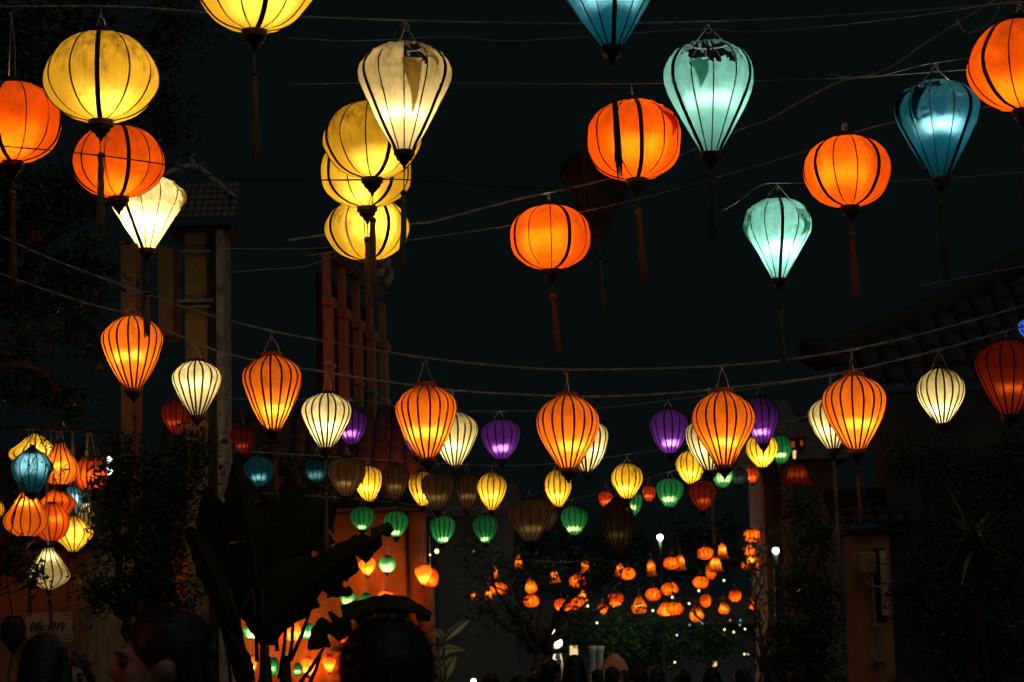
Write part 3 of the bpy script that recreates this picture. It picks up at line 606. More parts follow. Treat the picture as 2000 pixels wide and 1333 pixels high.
lantern(colour='teal', cx=1521, top=391, bot=544, w=133, d=14.9, rot=fr(.03), tassel=(600, 715), tdx=2, hang=359, lit=1.00, lz=.45, label='smaller bright teal balloon lantern with torn patches', torn=[(1, 1, .70, .84, .25), (-3, 1, .68, .84, .28)], **BL)
lantern(colour='orange', cx=1660, top=266, bot=403, w=176, d=13.4, rot=fr(.60), tassel=(460, 587), tdx=2, hang=240, lit=0.51, lz=.52, label='orange round lantern left of the dark blue balloon', **RD)
lantern(colour='blue', cx=1836, top=161, bot=349, w=168, d=11.8, rot=fr(.68), tassel=(405, 545), tdx=2, hang=124, lit=0.72, lz=.60, label='dark blue torn balloon lantern at the upper right', torn=[(-4, 1, .88, .985, .34), (-3, .8, .88, .985, .38), (-2, .5, .9, .98, 0), (3.2, 3, .82, 1.0, 0)], **BL)
lantern(colour='orange', cx=2000, top=38, bot=215, w=213, d=11.1, rot=fr(-.80), tassel=(290, 420), hang=0, lit=0.51, lz=.42, label='orange round lantern cut off by the right edge', **RD)
ORD = ['first', 'second', 'third', 'fourth', 'fifth', 'sixth', 'seventh', 'eighth', 'ninth', 'tenth', 'eleventh', 'twelfth', 'thirteenth', 'fourteenth', 'fifteenth', 'sixteenth', 'seventeenth', 'eighteenth', 'nineteenth', 'twentieth', 'twenty-first', 'twenty-second', 'twenty-third', 'twenty-fourth', 'twenty-fifth', 'twenty-sixth']
ORING = plain('orange_ring', (0.55, 0.13, 0.03), .7, .25, 20)
GO = 'row of orange striped lanterns'; ST = dict(kind='striped', n=18, rib=0.0118, rs=20, gs=3)
for i, (cx, t, b_, w, tl, l, z) in enumerate(((261, 620, 760, 120, (815, 898), .95, .50), (533, 697, 838, 119, (898, 977), 1.1, .30), (834, 755, 895, 120, (960, 1030), 1.25, .42), (1110, 776, 915, 124, (975, 1050), 1.0, .36), (1415, 768, 909, 123, (985, 1060), .9, .36), (1673, 737, 878, 127, (925, 1020), .95, .40))):
    lantern(colour='amber', cx=cx, top=t, bot=b_, w=w, d=15.6, tassel=(tl if i in (0, 1, 5) else None), tdx=(4 if i == 1 else 1), hang=(593, 655, 700, 722, 715, 683)[i], lit=l * .86, lz=z, rings=ORING, group=GO, label=ORD[i] + ' from left of the six orange striped balloon lanterns', **ST)
for i, (cx, t, b_, w, l, z) in enumerate(((385, 707, 812, 97, .75, .62), (637, 770, 875, 98, 1.0, .45), (888, 807, 910, 95, .95, .42), (1146, 822, 922, 94, .8, .46), (1388, 817, 919, 96, .7, .44), (1628, 778, 877, 95, .75, .42), (1841, 722, 827, 96, 1.15, .34))):
    lantern(colour='white', cx=cx, top=t, bot=b_, w=w, d=16.6, hang=(672, 727, 763, 775, 760, 731, 682)[i], tassel=((960, 1075) if i in (1, 4) else (900, 1105) if i == 5 else None), lit=l * .82, lz=z, group='row of white striped lanterns', label=ORD[i] + ' from left of the seven white striped lanterns', **ST)
S2 = dict(kind='egg', n=14, rib=0.0125, rs=14, gs=2, detail=1)
for i, (cx, t, b_, w, l, z, lb) in enumerate(((687, 797, 870, 62, .7, .36, 'purple lantern peeking out right of a white striped one'), (816, 815, 892, 62, .7, .36, 'purple lantern mostly hidden behind an orange striped lantern'), (980, 821, 897, 77, .75, .34, 'purple lantern alone between two orange striped ones'), (1308, 801, 886, 75, 1.0, .28, 'purple lantern left of the fifth orange striped lantern'), (1491, 776, 868, 69, .8, .30, 'purple lantern right of the fifth orange striped lantern'))):
    lantern(colour='purple', cx=cx, top=t, bot=b_, w=w, d=21.6, hang=t - 18, lit=l * .62, lz=z, group='row of purple lanterns', label=lb, **S2)
for i, (cx, t, b_, w, l, z) in enumerate(((720, 912, 979, 56, 1.1, .40), (826, 922, 988, 55, .95, .36), (960, 925, 997, 57, 1.1, .42), (1091, 919, 990, 53, 1.2, .34), (1225, 907, 974, 62, 1.05, .36), (1350, 882, 946, 58, 1.05, .36), (1489, 849, 913, 63, 1.2, .36))):
    lantern(colour='yellow', cx=cx, top=t, bot=b_, w=w, d=25, hang=t - 14, lit=l, lz=z, group='row of small yellow lanterns', label=ORD[i] + ' from left of the small yellow striped lanterns', **S2)
for i, (cx, t, b_, w, l, z, lb) in enumerate(((708, 991, 1036, 50, .6, .2, 'green lantern cut by a banana leaf, leftmost of the green row'), (774, 999, 1049, 51, .8, .22, 'green lantern at the tip of the banana leaf'), (864, 1008, 1062, 51, 1.1, .20, 'brightest green lantern above the yellow pillar'), (949, 1006, 1061, 50, .7, .18, 'dim green lantern right of the brightest green one'), (1123, 989, 1046, 53, .9, .30, 'green lantern below the fourth small yellow lantern'), (1233, 958, 1010, 46, .9, .4, 'green lantern half hidden behind a small yellow one'), (1308, 936, 991, 55, .9, .34, 'green lantern below and left of the sixth small yellow lantern'), (1412, 912, 955, 42, 1.3, .5, 'pale green lantern directly under the fifth orange striped one'), (1526, 850, 908, 46, .8, .36, 'dark green lantern right of the rightmost small yellow one'))):
    lantern(colour='green', cx=cx, top=t, bot=b_, w=w, d=28, hang=t - 14, lit=l * .68, lz=z, group='row of green lanterns', label=lb, **S2)
for i, (k, c, cx, t, b_, w, d, l, lb) in enumerate((
  ('striped', 'brown', 676, 895, 970, 76, 23.4, .05, 'dim brown lantern overlapping the leftmost small yellow one'),
  ('striped', 'brown', 773, 908, 977, 54, 25.6, .05, 'dim brown lantern between the first two small yellow lanterns'),
  ('striped', 'brown', 855, 922, 997, 66, 23.6, .05, 'dim brown lantern overlapping the second small yellow one'),
  ('striped', 'brown', 912, 924, 997, 50, 26.0, .05, 'dim brown lantern left of the third small yellow one'),
  ('striped', 'brown', 1036, 977, 1057, 88, 22.5, .04, 'large dim brown lantern left of a green one'),
  ('striped', 'brown', 1068, 968, 1038, 52, 27.0, .04, 'small dim brown lantern half behind the large dim brown one'),
  ('striped', 'brown', 1208, 978, 1085, 68, 22.0, .012, 'lowest dim grey lantern above the distant orange ones'),
  ('striped', 'red', 344, 782, 850, 60, 21.0, .05, 'dim red lantern behind the leftmost white striped one'),
  ('striped', 'red', 476, 834, 892, 50, 21.5, .03, 'dim red lantern left of the second orange striped one'),
  ('egg', 'blue', 508, 893, 952, 66, 22.0, .16, 'dim blue lantern below the second orange striped one'),
  ('egg', 'blue', 618, 895, 945, 50, 23.0, .12, 'dim blue lantern left of the leftmost brown one'),
  ('striped', 'red', 1373, 940, 998, 56, 24.0, .06, 'dim red lantern under the sixth small yellow lantern'),
  ('egg', 'red', 1470, 913, 944, 26, 33.0, .5, 'tiny red lit lantern under the rightmost small yellow one'),
  ('egg', 'red', 1183, 961, 990, 30, 33.0, .3, 'tiny red lantern left of the fifth small yellow one'),
  ('egg', 'red', 1268, 949, 980, 28, 33.0, .3, 'tiny red lantern right of the fifth small yellow one'),
  ('round', 'smoke', 1444, 914, 947, 34, 30.0, .03, 'small dim glassy lantern right of the pale green one'),
  ('bell', 'red', 1558, 902, 948, 64, 26.0, .03, 'dim red bell lantern beneath the dark green one'),
  ('striped', 'red', 1972, 668, 810, 126, 15.2, .06, 'dull red striped lantern cut off by the right edge'),
  ('egg', 'cobalt', 2022, 620, 672, 66, 19.0, 1.3, 'vivid blue lantern just showing at the right edge'))):
    lantern(k, c, cx, t, b_, w, d, lb, lit=l, lz=.4, hang=t - 16, n=14 if w > 40 else 10, rib=.009, rs=16, gs=3 if w > 80 else 2, detail=1 if w > 40 else 0, group='dim lanterns among the lit rows')  # unlit ones among these get a faint added bulb so their cloth shows
# the cluster at the left edge
GC = 'cluster of shaped lanterns at the left edge'
for (k, c, cx, t, b_, w, d, l, z, lb) in (
  ('diamond', 'yellow', 67, 848, 930, 102, 20.4, .8, .42, 'flat yellow diamond lantern topping the left cluster'),
  ('garlic', 'amber', 117, 866, 947, 76, 20.2, .8, .4, 'orange garlic shaped lantern behind the blue one in the cluster'),
  ('onion', 'blue', 61, 874, 963, 80, 19.6, .75, .6, 'blue onion shaped lantern in front of the cluster'),
  ('barrel', 'orange', 177, 896, 957, 64, 20.6, .55, .45, 'orange red barrel lantern at the right of the cluster'),
  ('diamond', 'orange', 114, 950, 1018, 72, 20.2, .55, .42, 'red orange diamond lantern in the middle of the cluster'),
  ('sphere', 'blue', 141, 948, 1002, 40, 20.5, 3.0, .5, 'small bright blue lantern half hidden in the cluster'),
  ('garlic', 'amber', 51, 961, 1048, 88, 19.6, .9, .66, 'orange garlic lantern at the lower left of the cluster'),
  ('sphere', 'orange', 101, 985, 1057, 68, 19.9, .65, .55, 'round red orange lantern under the diamond one in the cluster'),
  ('diamond', 'yellow', 144, 1008, 1078, 82, 20.2, .6, .48, 'yellow diamond lantern at the lower right of the cluster'),
  ('garlic', 'white', 168, 972, 1044, 40, 20.6, .35, .75, 'dim white lantern behind the lower yellow diamond'),
  ('pear', 'white', 96, 1071, 1155, 82, 19.6, .55, .72, 'white pear shaped lantern hanging lowest in the cluster'),
  ('sphere', 'yellow', -12, 975, 1015, 40, 20.4, .6, .5, 'sliver of a yellow lantern at the left edge'),
  ):
    lantern(k, c, cx, t, b_, w, d, lb, GC, lit=l * .82, lz=z, n=14, rib=.0105, rs=18, gs=3, detail=1, hang=min(t - 12, 838), rot=0.1 * cx, mat=fab(c, 0.22), tassel=((1175, 1235) if k == 'pear' else (1140, 1200) if cx == 61 else None))
MB().tube([at(-80, 832, 20.1), at(100, 838, 20.1), at(240, 845, 20.2)], .018, 8).build('pole', DARKWOOD)
po = bpy.data.objects['pole']; po.name = 'bamboo_pole'; tag(po, 'dark horizontal pole the left lantern cluster hangs from', 'pole')
# a dark hexagonal paper lantern in front of the left wall
hx = lantern('barrel', 'smoke', 26, 1207, 1260, 50, 16.0, 'dark unlit six sided lantern by the left wall', GC, lit=0, n=6, rib=.008, rs=10, gs=2, detail=1, hang=1180, flat=1.0, mat=plain('dark_paper', (.03, .025, .02), .8))
# courtyard
GY = 'little lanterns in the orange courtyard'
lantern('sphere', 'orange', 832, 790, 850, 56, 32.8, 'added orange lantern lighting the pilastered facade, hidden behind an orange striped one', GY, lit=20, lz=.5, n=12, rib=.006, rs=12, gs=2, detail=1, hang=770, mat=fab('orange', True))  # unseen lantern, added to throw orange light on the facade
lantern('sphere', 'cream', 386, 735, 795, 52, 23.6, 'added lantern lighting the gate tower, hidden behind a white striped one', GY, lit=5.5, lz=.5, n=12, rib=.006, rs=12, gs=2, detail=1, hang=715, mat=fab('cream', True))  # unseen lantern, added to brighten the gate tower
lantern('round', 'orange', -430, 900, 1060, 210, 5.2, 'added orange lantern just left of the frame lighting the passer-by', GY, lit=3.0, lz=.5, n=12, rib=.006, rs=16, gs=3, detail=1, hang=840)  # out of view, added as a light for the man's face
for (k, c, cx, t, b_, w, l, off, lb) in (
  ('egg', 'amber', 497, 1150, 1214, 54, .9, .35, 'largest orange courtyard lantern, seen between the banana stems'),
  ('egg', 'amber', 718, 1088, 1124, 33, 1.3, .18, 'orange courtyard lantern with a halo on the wall under the big leaf'),
  ('sphere', 'green', 756, 1087, 1118, 37, 1.0, .5, 'round green courtyard lantern right of the haloed orange one'),
  ('striped', 'amber', 828, 1103, 1142, 34, 1.0, .9, 'left one of the two orange lanterns above the yellow pillar'),
  ('barrel', 'orange', 842, 1110, 1147, 30, .8, .8, 'right one of the two orange lanterns above the yellow pillar'),
  ('sphere', 'green', 680, 1154, 1182, 33, .7, .5, 'green courtyard lantern above the arching banana leaf'),
  ('sphere', 'green', 715, 1160, 1190, 34, .9, .5, 'green courtyard lantern mostly hidden by the arching banana leaf'),
  ('sphere', 'orange', 754, 1154, 1182, 32, 1.3, .4, 'orange courtyard lantern rising over the arching banana leaf'),
  ('egg', 'amber', 534, 1213, 1250, 34, 1.2, .3, 'orange courtyard lantern left of the bright square one'),
  ('barrel', 'amber', 573, 1217, 1252, 31, 1.3, .25, 'bright orange courtyard lantern left of a pale green one'),
  ('barrel', 'green', 602, 1220, 1248, 28, 1.8, .4, 'pale green courtyard lantern beside the bright orange one'),
  ('barrel', 'green', 492, 1220, 1248, 34, 1.5, .4, 'green courtyard lantern left of the banana stems'),
  ('egg', 'amber', 603, 1285, 1319, 32, 1.3, .2, 'low orange courtyard lantern crossed by a banana stem'),
  ('egg', 'amber', 643, 1278, 1313, 25, 1.3, .2, 'low orange courtyard lantern at the big dark head'),
  ('barrel', 'green', 533, 1286, 1318, 22, 1.2, .5, 'low green courtyard lantern left of two slivers'),
  ('barrel', 'green', 556, 1288, 1312, 22, 1.2, .5, 'low green courtyard lantern between two stems'),
  ('barrel', 'green', 582, 1296, 1320, 18, 1.2, .5, 'low green courtyard lantern just left of an orange one'),
  ('egg', 'amber', 489, 1281, 1315, 26, .9, .3, 'low orange courtyard lantern among the stems at left'),
  ('egg', 'amber', 420, 1092, 1132, 34, .35, .3, 'dull orange courtyard lantern by the left trunk'),
  ('sphere', 'orange', 672, 1240, 1256, 18, 1.0, .4, 'tiny orange courtyard lantern beside the big dark head'),
  ):
    lantern(k, c, cx, t, b_, w, 34 - off, lb, GY, lit=l * (2.2 if c == 'green' else 3.5), lz=.36, n=10, rib=.006, rs=12, gs=2, detail=1 if w > 26 else 0, hang=t - 60, tassel=None, fin=(k != 'barrel'), mat=fab(c, True))
# far down the street
GF = 'orange lanterns far down the street'
FAR = [('round', 1469, 1034, 1060, 34, 48), ('round', 1469, 1064, 1087, 34, 49), ('bell', 1472, 1084, 1112, 40, 48.5), ('round', 1462, 1090, 1115, 26, 50),
 ('round', 1378, 1069, 1094, 33, 46), ('bell', 1412, 1060, 1092, 27, 47), ('bell', 1399, 1086, 1118, 32, 45), ('sphere', 1389, 1098, 1133, 22, 46), ('bell', 1329, 1080, 1114, 26, 49), ('round', 1312, 1088, 1113, 33, 48),
 ('bell', 1273, 1092, 1125, 25, 48), ('round', 1226, 1109, 1133, 33, 50), ('bell', 1209, 1098, 1126, 22, 51), ('bell', 1143, 1094, 1120, 24, 50), ('round', 1128, 1123, 1149, 33, 46), ('bell', 1084, 1112, 1138, 24, 51),
 ('garlic', 1038, 1128, 1160, 25, 47), ('round', 1038, 1162, 1187, 31, 47.5), ('round', 974, 1138, 1162, 34, 46), ('bell', 965, 1105, 1131, 22, 50), ('bell', 1013, 1083, 1112, 20, 52), ('egg', 1095, 1170, 1195, 26, 47), ('round', 1130, 1167, 1193, 30, 47.5),
 ('bell', 1138, 1152, 1176, 26, 50), ('egg', 1203, 1158, 1187, 32, 49), ('garlic', 1249, 1164, 1200, 32, 46), ('round', 1276, 1149, 1174, 32, 46), ('round', 1308, 1138, 1164, 33, 47), ('garlic', 1300, 1176, 1204, 34, 47.5), ('round', 1318, 1176, 1203, 34, 46.5), ('garlic', 1361, 1180, 1215, 30, 45.5), ('round', 1369, 1126, 1150, 32, 45),
 ('sphere', 1378, 1160, 1187, 24, 48), ('garlic', 1415, 1173, 1200, 23, 47), ('sphere', 1436, 1152, 1176, 25, 47), ('sphere', 1471, 1168, 1192, 22, 49), ('sphere', 1494, 1136, 1162, 24, 49), ('bell', 955, 1150, 1172, 18, 53), ('bell', 926, 1156, 1172, 14, 54), ('egg', 1535, 1168, 1184, 18, 54), ('egg', 1110, 1176, 1196, 16, 52), ('egg', 1178, 1180, 1200, 20, 53)]
cnt = {}
NM = {'round': 'round', 'bell': 'bell shaped', 'sphere': 'globe shaped', 'garlic': 'drop shaped', 'egg': 'egg shaped'}
for k in NM: cnt[k] = sorted((f[1], f[2]) for f in FAR if f[0] == k)
for (k, cx, t, b_, w, d) in FAR:
    i = cnt[k].index((cx, t))
    lantern(k, 'orange' if k in ('round', 'egg', 'sphere') else 'amber', cx, t, b_, w, d, ORD[i] + ' from left of the ' + NM[k] + ' orange lanterns far down the street', GF, lit=rnd.uniform(.42, .62), lz=.5 if k == 'round' else .55 if k == 'bell' else .38, n=11 if k == 'round' else 8, rib=.017 if k == 'round' else .008, rs=12, gs=2, detail=0, hang=t - 12, fin=False, lean=(0 if k != 'bell' else rnd.uniform(-6, 6)))
for i, (d, pts) in enumerate(((46, ((900, 1105), (1128, 1112), (1370, 1058), (1600, 1010))), (48, ((900, 1085), (1230, 1095), (1470, 1022), (1600, 980))), (47, ((900, 1150), (1100, 1160), (1308, 1130), (1500, 1120), (1600, 1100))), (50, ((900, 1070), (1090, 1098), (1330, 1068), (1600, 1020))))):
    cable([(x, y, d) for x, y in pts], .006, BLACK, ORD[i] + ' dark wire strung with far orange lanterns', nn=30)

# ================================================================== trees and plants
def limb(b, p0, p1, r0, r1, wob=.15, n=8, seed=0):
    q = random.Random(seed); L_ = (p1 - p0).length
    pts = [p0.lerp(p1, i / (n - 1)) + Vector((q.uniform(-1, 1), q.uniform(-1, 1), q.uniform(-.5, .5))) * (wob * L_ * .25 if 0 < i < n - 1 else 0) for i in range(n)]
    b.tube(pts, [r0 + (r1 - r0) * i / (n - 1) for i in range(n)], 7); return pts
def tree(label, base, blobs, n, leaf, mat, trunk_r=.10, seed=1, ratio=.42, name='tree', clump=14, droop=.2, cat='tree', group=None, fork=None):
    """blobs: (px, py, d, radius px); leaves gather in loose clumps along twigs inside them"""
    q = random.Random(seed)
    e = empty(name, base, label, cat, group)
    cs = [(at(x, y, d) - base, m(r, d)) for x, y, d, r in blobs]
    b = MB(); fork = (fork - base) if fork else Vector((sum(c.x for c, _ in cs) / len(cs) * .6, sum(c.y for c, _ in cs) / len(cs) * .6, min(c.z for c, _ in cs) * .75))
    limb(b, Vector((0, 0, 0)), fork, trunk_r, trunk_r * .7, .12, 10, seed); b.build('trunk', BARK, e)
    for i, (c, r) in enumerate(cs):
        b = MB(); pts = limb(b, fork, c, trunk_r * .5, trunk_r * .12, .3, 8, seed + i)
        for k in range(5):
            d_ = Vector((q.gauss(0, 1), q.gauss(0, 1), q.gauss(0, 1))).normalized(); limb(b, pts[-2 - k % 3], c + d_ * r * .8, trunk_r * .12, .004, .3, 5, seed + i * 9 + k)
        b.build('limb', BARK, e)
    b = MB(); tot = sum(r ** 2 for _, r in cs)
    for c, r in cs:
        nc = max(3, int(n * r * r / tot / clump))
        for _ in range(nc):
            d_ = Vector((q.gauss(0, 1), q.gauss(0, 1), q.gauss(0, 1))).normalized() * r * q.random() ** .45
            cc = c + d_; tw = Vector((q.gauss(0, 1), q.gauss(0, 1), q.gauss(0, .6))).normalized()
            for k in range(clump):
                p = cc + tw * (k / clump - .5) * leaf * 4.5 + Vector((q.gauss(0, 1), q.gauss(0, 1), q.gauss(0, 1))) * leaf * .45
                L_ = leaf * q.uniform(.6, 1.25); ax = (tw * .6 + Vector((q.gauss(0, 1), q.gauss(0, 1), q.gauss(0, .7) - droop))).normalized()
                sd = ax.cross(Vector((q.gauss(0, 1), q.gauss(0, 1), q.gauss(0, 1)))).normalized() * L_ * ratio * .5; up = ax.cross(sd).normalized() * L_ * .08
                v = len(b.v); b.v += [tuple(p), tuple(p + ax * L_ * .45 + sd + up), tuple(p + ax * L_), tuple(p + ax * L_ * .45 - sd + up)]; b.f += [(v, v + 1, v + 2), (v, v + 2, v + 3)]
    cr = b.build('crown', mat, e, False)
    return e
LEAF = leafmat('dark_glossy_leaf', (0.045, 0.075, 0.025), .32); LEAF2 = leafmat('mid_green_leaf', (0.06, 0.12, 0.04), .4); DRY = leafmat('dry_straw_leaf', (0.20, 0.14, 0.06), .6)
def gp(px, d): v = at(px, 1300, d); return Vector((v.x, v.y, 0))
tree('dark leafy tree filling the upper left corner', gp(-150, 20), [(30, 60, 17.5, 95), (150, 20, 18, 90), (110, 130, 18.3, 90), (270, 150, 18, 85), (340, 60, 18.4, 70), (40, 240, 18, 80), (330, 240, 18.4, 60), (60, 400, 17.8, 90), (150, 380, 18.2, 80), (180, 520, 18.2, 80), (60, 560, 18, 95), (160, 650, 20.8, 80), (30, 720, 21.5, 90), (120, 780, 21.5, 60)], 10000, .07, LEAF, .10, 3, fork=at(-90, 640, 19.5))
tree('dark shrubby tree between the left cluster and the banana plant', gp(270, 19.5), [(250, 900, 19.5, 60), (290, 980, 19.6, 70), (230, 1040, 19.4, 60), (330, 1060, 19.6, 70), (270, 1130, 19.4, 65), (200, 1150, 19.3, 55), (350, 950, 19.8, 55), (330, 1170, 19.5, 60), (210, 960, 19.6, 40), (380, 880, 20, 50)], 8000, .06, LEAF, .07, 5)
tree('twiggy bush in front of the white pear shaped lantern', gp(-20, 18.6), [(62, 1118, 18.6, 24), (25, 1090, 18.8, 38), (72, 1142, 18.6, 14)], 700, .05, LEAF, .02, 6, name='bush', cat='bush', fork=at(-30, 1170, 18.7))
tree('thin leafless twigs crossing the blue lantern of the cluster', gp(33, 18.9), [(60, 900, 18.9, 24), (88, 860, 18.9, 28), (115, 920, 18.9, 26), (50, 950, 18.9, 12)], 14, .045, LEAF, .009, 8, clump=4, fork=at(33, 985, 18.9), name='twiggy_sapling', cat='sapling')
tree('dark tree mass at the lower right edge', gp(1900, 18.5), [(1800, 900, 19, 60), (1900, 980, 18.5, 80), (1980, 1080, 18.4, 90), (1850, 1090, 18.6, 85), (1930, 1200, 18.4, 100), (1830, 1240, 18.6, 80), (1990, 900, 18.5, 70), (1790, 1160, 18.9, 45), (1960, 1310, 18.3, 80)], 8000, .06, LEAF, .1, 9)
tree('dark street tree whose branches cross the distant lanterns', gp(1010, 42), [(1000, 1100, 42, 45), (960, 1120, 43, 35), (1070, 1110, 43, 40), (1140, 1135, 43, 26), (940, 1190, 43, 45), (1000, 1210, 43, 45), (1120, 1190, 43.5, 30), (1195, 1160, 43, 24), (1160, 1100, 42, 24), (930, 1080, 43, 45), (1215, 1110, 44, 16), (1250, 1190, 44, 14)], 1100, .12, LEAF2, .10, 11, clump=8)
tree('thin dark tree crossing the stacked far lanterns on the right', gp(1490, 43), [(1462, 1052, 43, 18), (1478, 1080, 43, 20), (1460, 1105, 43, 26), (1520, 1110, 43, 40), (1500, 1160, 43, 26), (1480, 1185, 43, 22), (1545, 1190, 43, 40), (1540, 1060, 43.5, 40), (1310, 1155, 43, 14), (1550, 1260, 43, 50)], 1000, .11, LEAF2, .08, 12, clump=8)
tree('green lamp lit tree beyond the distant lanterns', gp(1190, 60), [(1150, 1225, 60, 35), (1200, 1240, 59, 42), (1240, 1265, 60, 42), (1290, 1270, 60, 36), (1180, 1275, 60, 30), (1330, 1260, 61, 40), (1390, 1250, 62, 44), (1120, 1235, 60, 24), (1270, 1235, 60, 30)], 5200, .16, leafmat('lamp_lit_leaf', (0.07, 0.17, 0.05), .45), .15, 14)
tree('dark leafy tree left of the right house', gp(1590, 30), [(1560, 1000, 31, 40), (1600, 1060, 30, 50), (1570, 1150, 30, 55), (1620, 1200, 30, 50), (1560, 1250, 30, 55), (1610, 1300, 30, 55), (1530, 1300, 30, 50)], 3600, .09, LEAF, .1, 15)
tree('far dark tree behind the green lanterns', gp(1000, 66), [(930, 1050, 66, 70), (1040, 1060, 66, 70), (1130, 1080, 66, 60), (1220, 1090, 66, 60), (1330, 1080, 67, 60), (1420, 1060, 67, 70)], 5000, .2, LEAF, .2, 16)

tree('dark tree behind the banana plant', gp(500, 31), [(430, 930, 31, 60), (520, 920, 31, 60), (600, 960, 31, 60), (480, 1010, 31, 60), (570, 1040, 31, 60), (420, 1030, 31, 50), (640, 900, 31.5, 40)], 5000, .09, LEAF, .08, 18)
# palm with dry strap leaves at the right
pb = at(1905, 1040, 17.5); pl = empty('strap_leaf_palm', Vector((pb.x, pb.y, 0)), 'spiky palm with dry strap leaves under the rightmost white lantern', 'palm')
b = MB(); limb(b, Vector((0, 0, 0)), Vector((0, 0, pb.z - .02)), .03, .025, .05, 10, 4); b.build('trunk', plain('dark_bark', (.02, .016, .01), .9), pl)
q = random.Random(21)
for k in range(54):
    a = q.uniform(0, 6.28); el = q.uniform(-.5, 1.3); L_ = q.uniform(.25, .5); dr = q.uniform(.3, 1.0); pts = []
    d0 = Vector((math.cos(a) * math.cos(el), math.sin(a) * math.cos(el), math.sin(el)))
    base_ = Vector((q.uniform(-.06, .06), q.uniform(-.06, .06), pb.z - q.uniform(0, .12)))
    sd = Vector((-math.sin(a), math.cos(a), 0)); rows = []
    for i in range(8):
        s = i / 7; p = base_ + d0 * L_ * s + Vector((0, 0, -1)) * dr * L_ * s * s * .6; w_ = .016 * math.sin(math.pi * min(1, .15 + s * .85)) + .001
        rows.append([p - sd * w_, p + Vector((0, 0, -.005)), p + sd * w_])
    MB().quad_grid(rows).build('frond', DRY if k % 3 else LEAF2, pl)

# banana plant
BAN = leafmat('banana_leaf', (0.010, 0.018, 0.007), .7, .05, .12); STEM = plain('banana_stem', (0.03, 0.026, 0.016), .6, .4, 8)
bn = empty('banana_plant', gp(530, 17), 'banana plant silhouette with broad torn leaves before the orange courtyard', 'banana plant')
def bleaf(pts, hw, slits=(), d=17.0, mat=BAN, parent=bn, fold=.35, seed=0, name='leaf'):
    """pts: photo points of the midrib; hw: half widths in px along it; slits: (position, side) of tears"""
    q = random.Random(seed); o0 = parent.location; n = 40
    mid = catmull([(at(x, y, d + (e[0] if e else 0)) - o0) for x, y, *e in pts], n)
    wd = [v.x for v in catmull([(h_, 0, 0) for h_ in hw], n)]
    b = MB()
    for side in (-1, 1):
        rows = []
        for i in range(n):
            t = (mid[min(i + 1, n - 1)] - mid[max(i - 1, 0)]).normalized(); view = (mid[i] + o0 - CAM).normalized(); s_ = t.cross(view).normalized() * side
            w_ = m(max(.5, wd[i]), d); rip = 1.0
            for sp_, sd_ in slits:
                if sd_ == side and abs(i / (n - 1) - sp_) < .018: rip = .22
            w_ *= rip * (1 + .05 * math.sin(i * 1.7 + seed) + q.uniform(-.07, .03)); rows.append([mid[i] + s_ * w_ * u + view * w_ * fold * u * (1 + .3 * u) + Vector((0, 0, -w_ * .12 * u * u)) for u in (0.0, .33, .66, 1.0)])
        b.quad_grid(rows)
    lf = b.build(name, mat, parent)
    MB().tube([p + Vector((0, -.006, 0)) for p in mid], [m(2.4, d) * (1 - .75 * i / n) for i in range(n)], 6).build('midrib', STEM, lf)
    return lf
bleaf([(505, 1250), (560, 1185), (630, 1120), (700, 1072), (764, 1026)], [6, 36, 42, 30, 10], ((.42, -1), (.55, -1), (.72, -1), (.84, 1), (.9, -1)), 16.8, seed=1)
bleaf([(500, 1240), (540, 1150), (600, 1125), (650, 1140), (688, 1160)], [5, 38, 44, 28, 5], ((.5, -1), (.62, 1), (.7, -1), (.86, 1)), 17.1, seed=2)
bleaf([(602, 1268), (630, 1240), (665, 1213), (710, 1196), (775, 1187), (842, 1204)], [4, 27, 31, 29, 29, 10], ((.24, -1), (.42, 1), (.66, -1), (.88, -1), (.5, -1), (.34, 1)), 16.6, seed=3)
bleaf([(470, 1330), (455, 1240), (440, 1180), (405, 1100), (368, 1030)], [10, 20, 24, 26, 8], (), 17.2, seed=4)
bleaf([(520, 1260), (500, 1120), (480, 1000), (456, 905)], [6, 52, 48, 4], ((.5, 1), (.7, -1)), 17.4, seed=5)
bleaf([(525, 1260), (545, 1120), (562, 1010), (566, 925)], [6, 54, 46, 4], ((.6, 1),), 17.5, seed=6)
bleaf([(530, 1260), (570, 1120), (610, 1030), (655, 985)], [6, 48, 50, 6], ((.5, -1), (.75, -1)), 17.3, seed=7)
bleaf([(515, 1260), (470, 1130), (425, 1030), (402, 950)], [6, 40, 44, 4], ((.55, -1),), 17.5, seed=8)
bleaf([(442, 1232), (462, 1262), (478, 1290), (490, 1333)], [4, 12, 14, 10], (), 16.9, seed=9)
for k, (x0, y0, x1, y1) in enumerate(((440, 1252, 492, 1152), (480, 1284, 447, 1150), (502, 1292, 494, 1150), (512, 1340, 511, 1150), (542, 1272, 527, 1172), (545, 1326, 560, 1208), (565, 1292, 572, 1210), (568, 1290, 607, 1190), (585, 1335, 632, 1266), (605, 1335, 626, 1279), (440, 1250, 450, 1333))):
    MB().tube([at(x0, y0, 16.95) - bn.location, at((x0 + x1) / 2 + 2, (y0 + y1) / 2, 16.95) - bn.location, at(x1, y1, 16.95) - bn.location], [m(4.2, 17), m(3.6, 17), m(2.8, 17)], 7).build('leaf_stalk', STEM, bn)
for x0, w_ in ((470, 11), (516, 15), (556, 13)):
    MB().tube([gp(x0, 17) - bn.location, at(x0 + 2, 1340, 17) - bn.location, at(x0 + 4, 1282, 17) - bn.location], [m(w_ * 1.3, 17), m(w_, 17), m(w_ * .5, 17)], 10).build('trunk', STEM, bn)
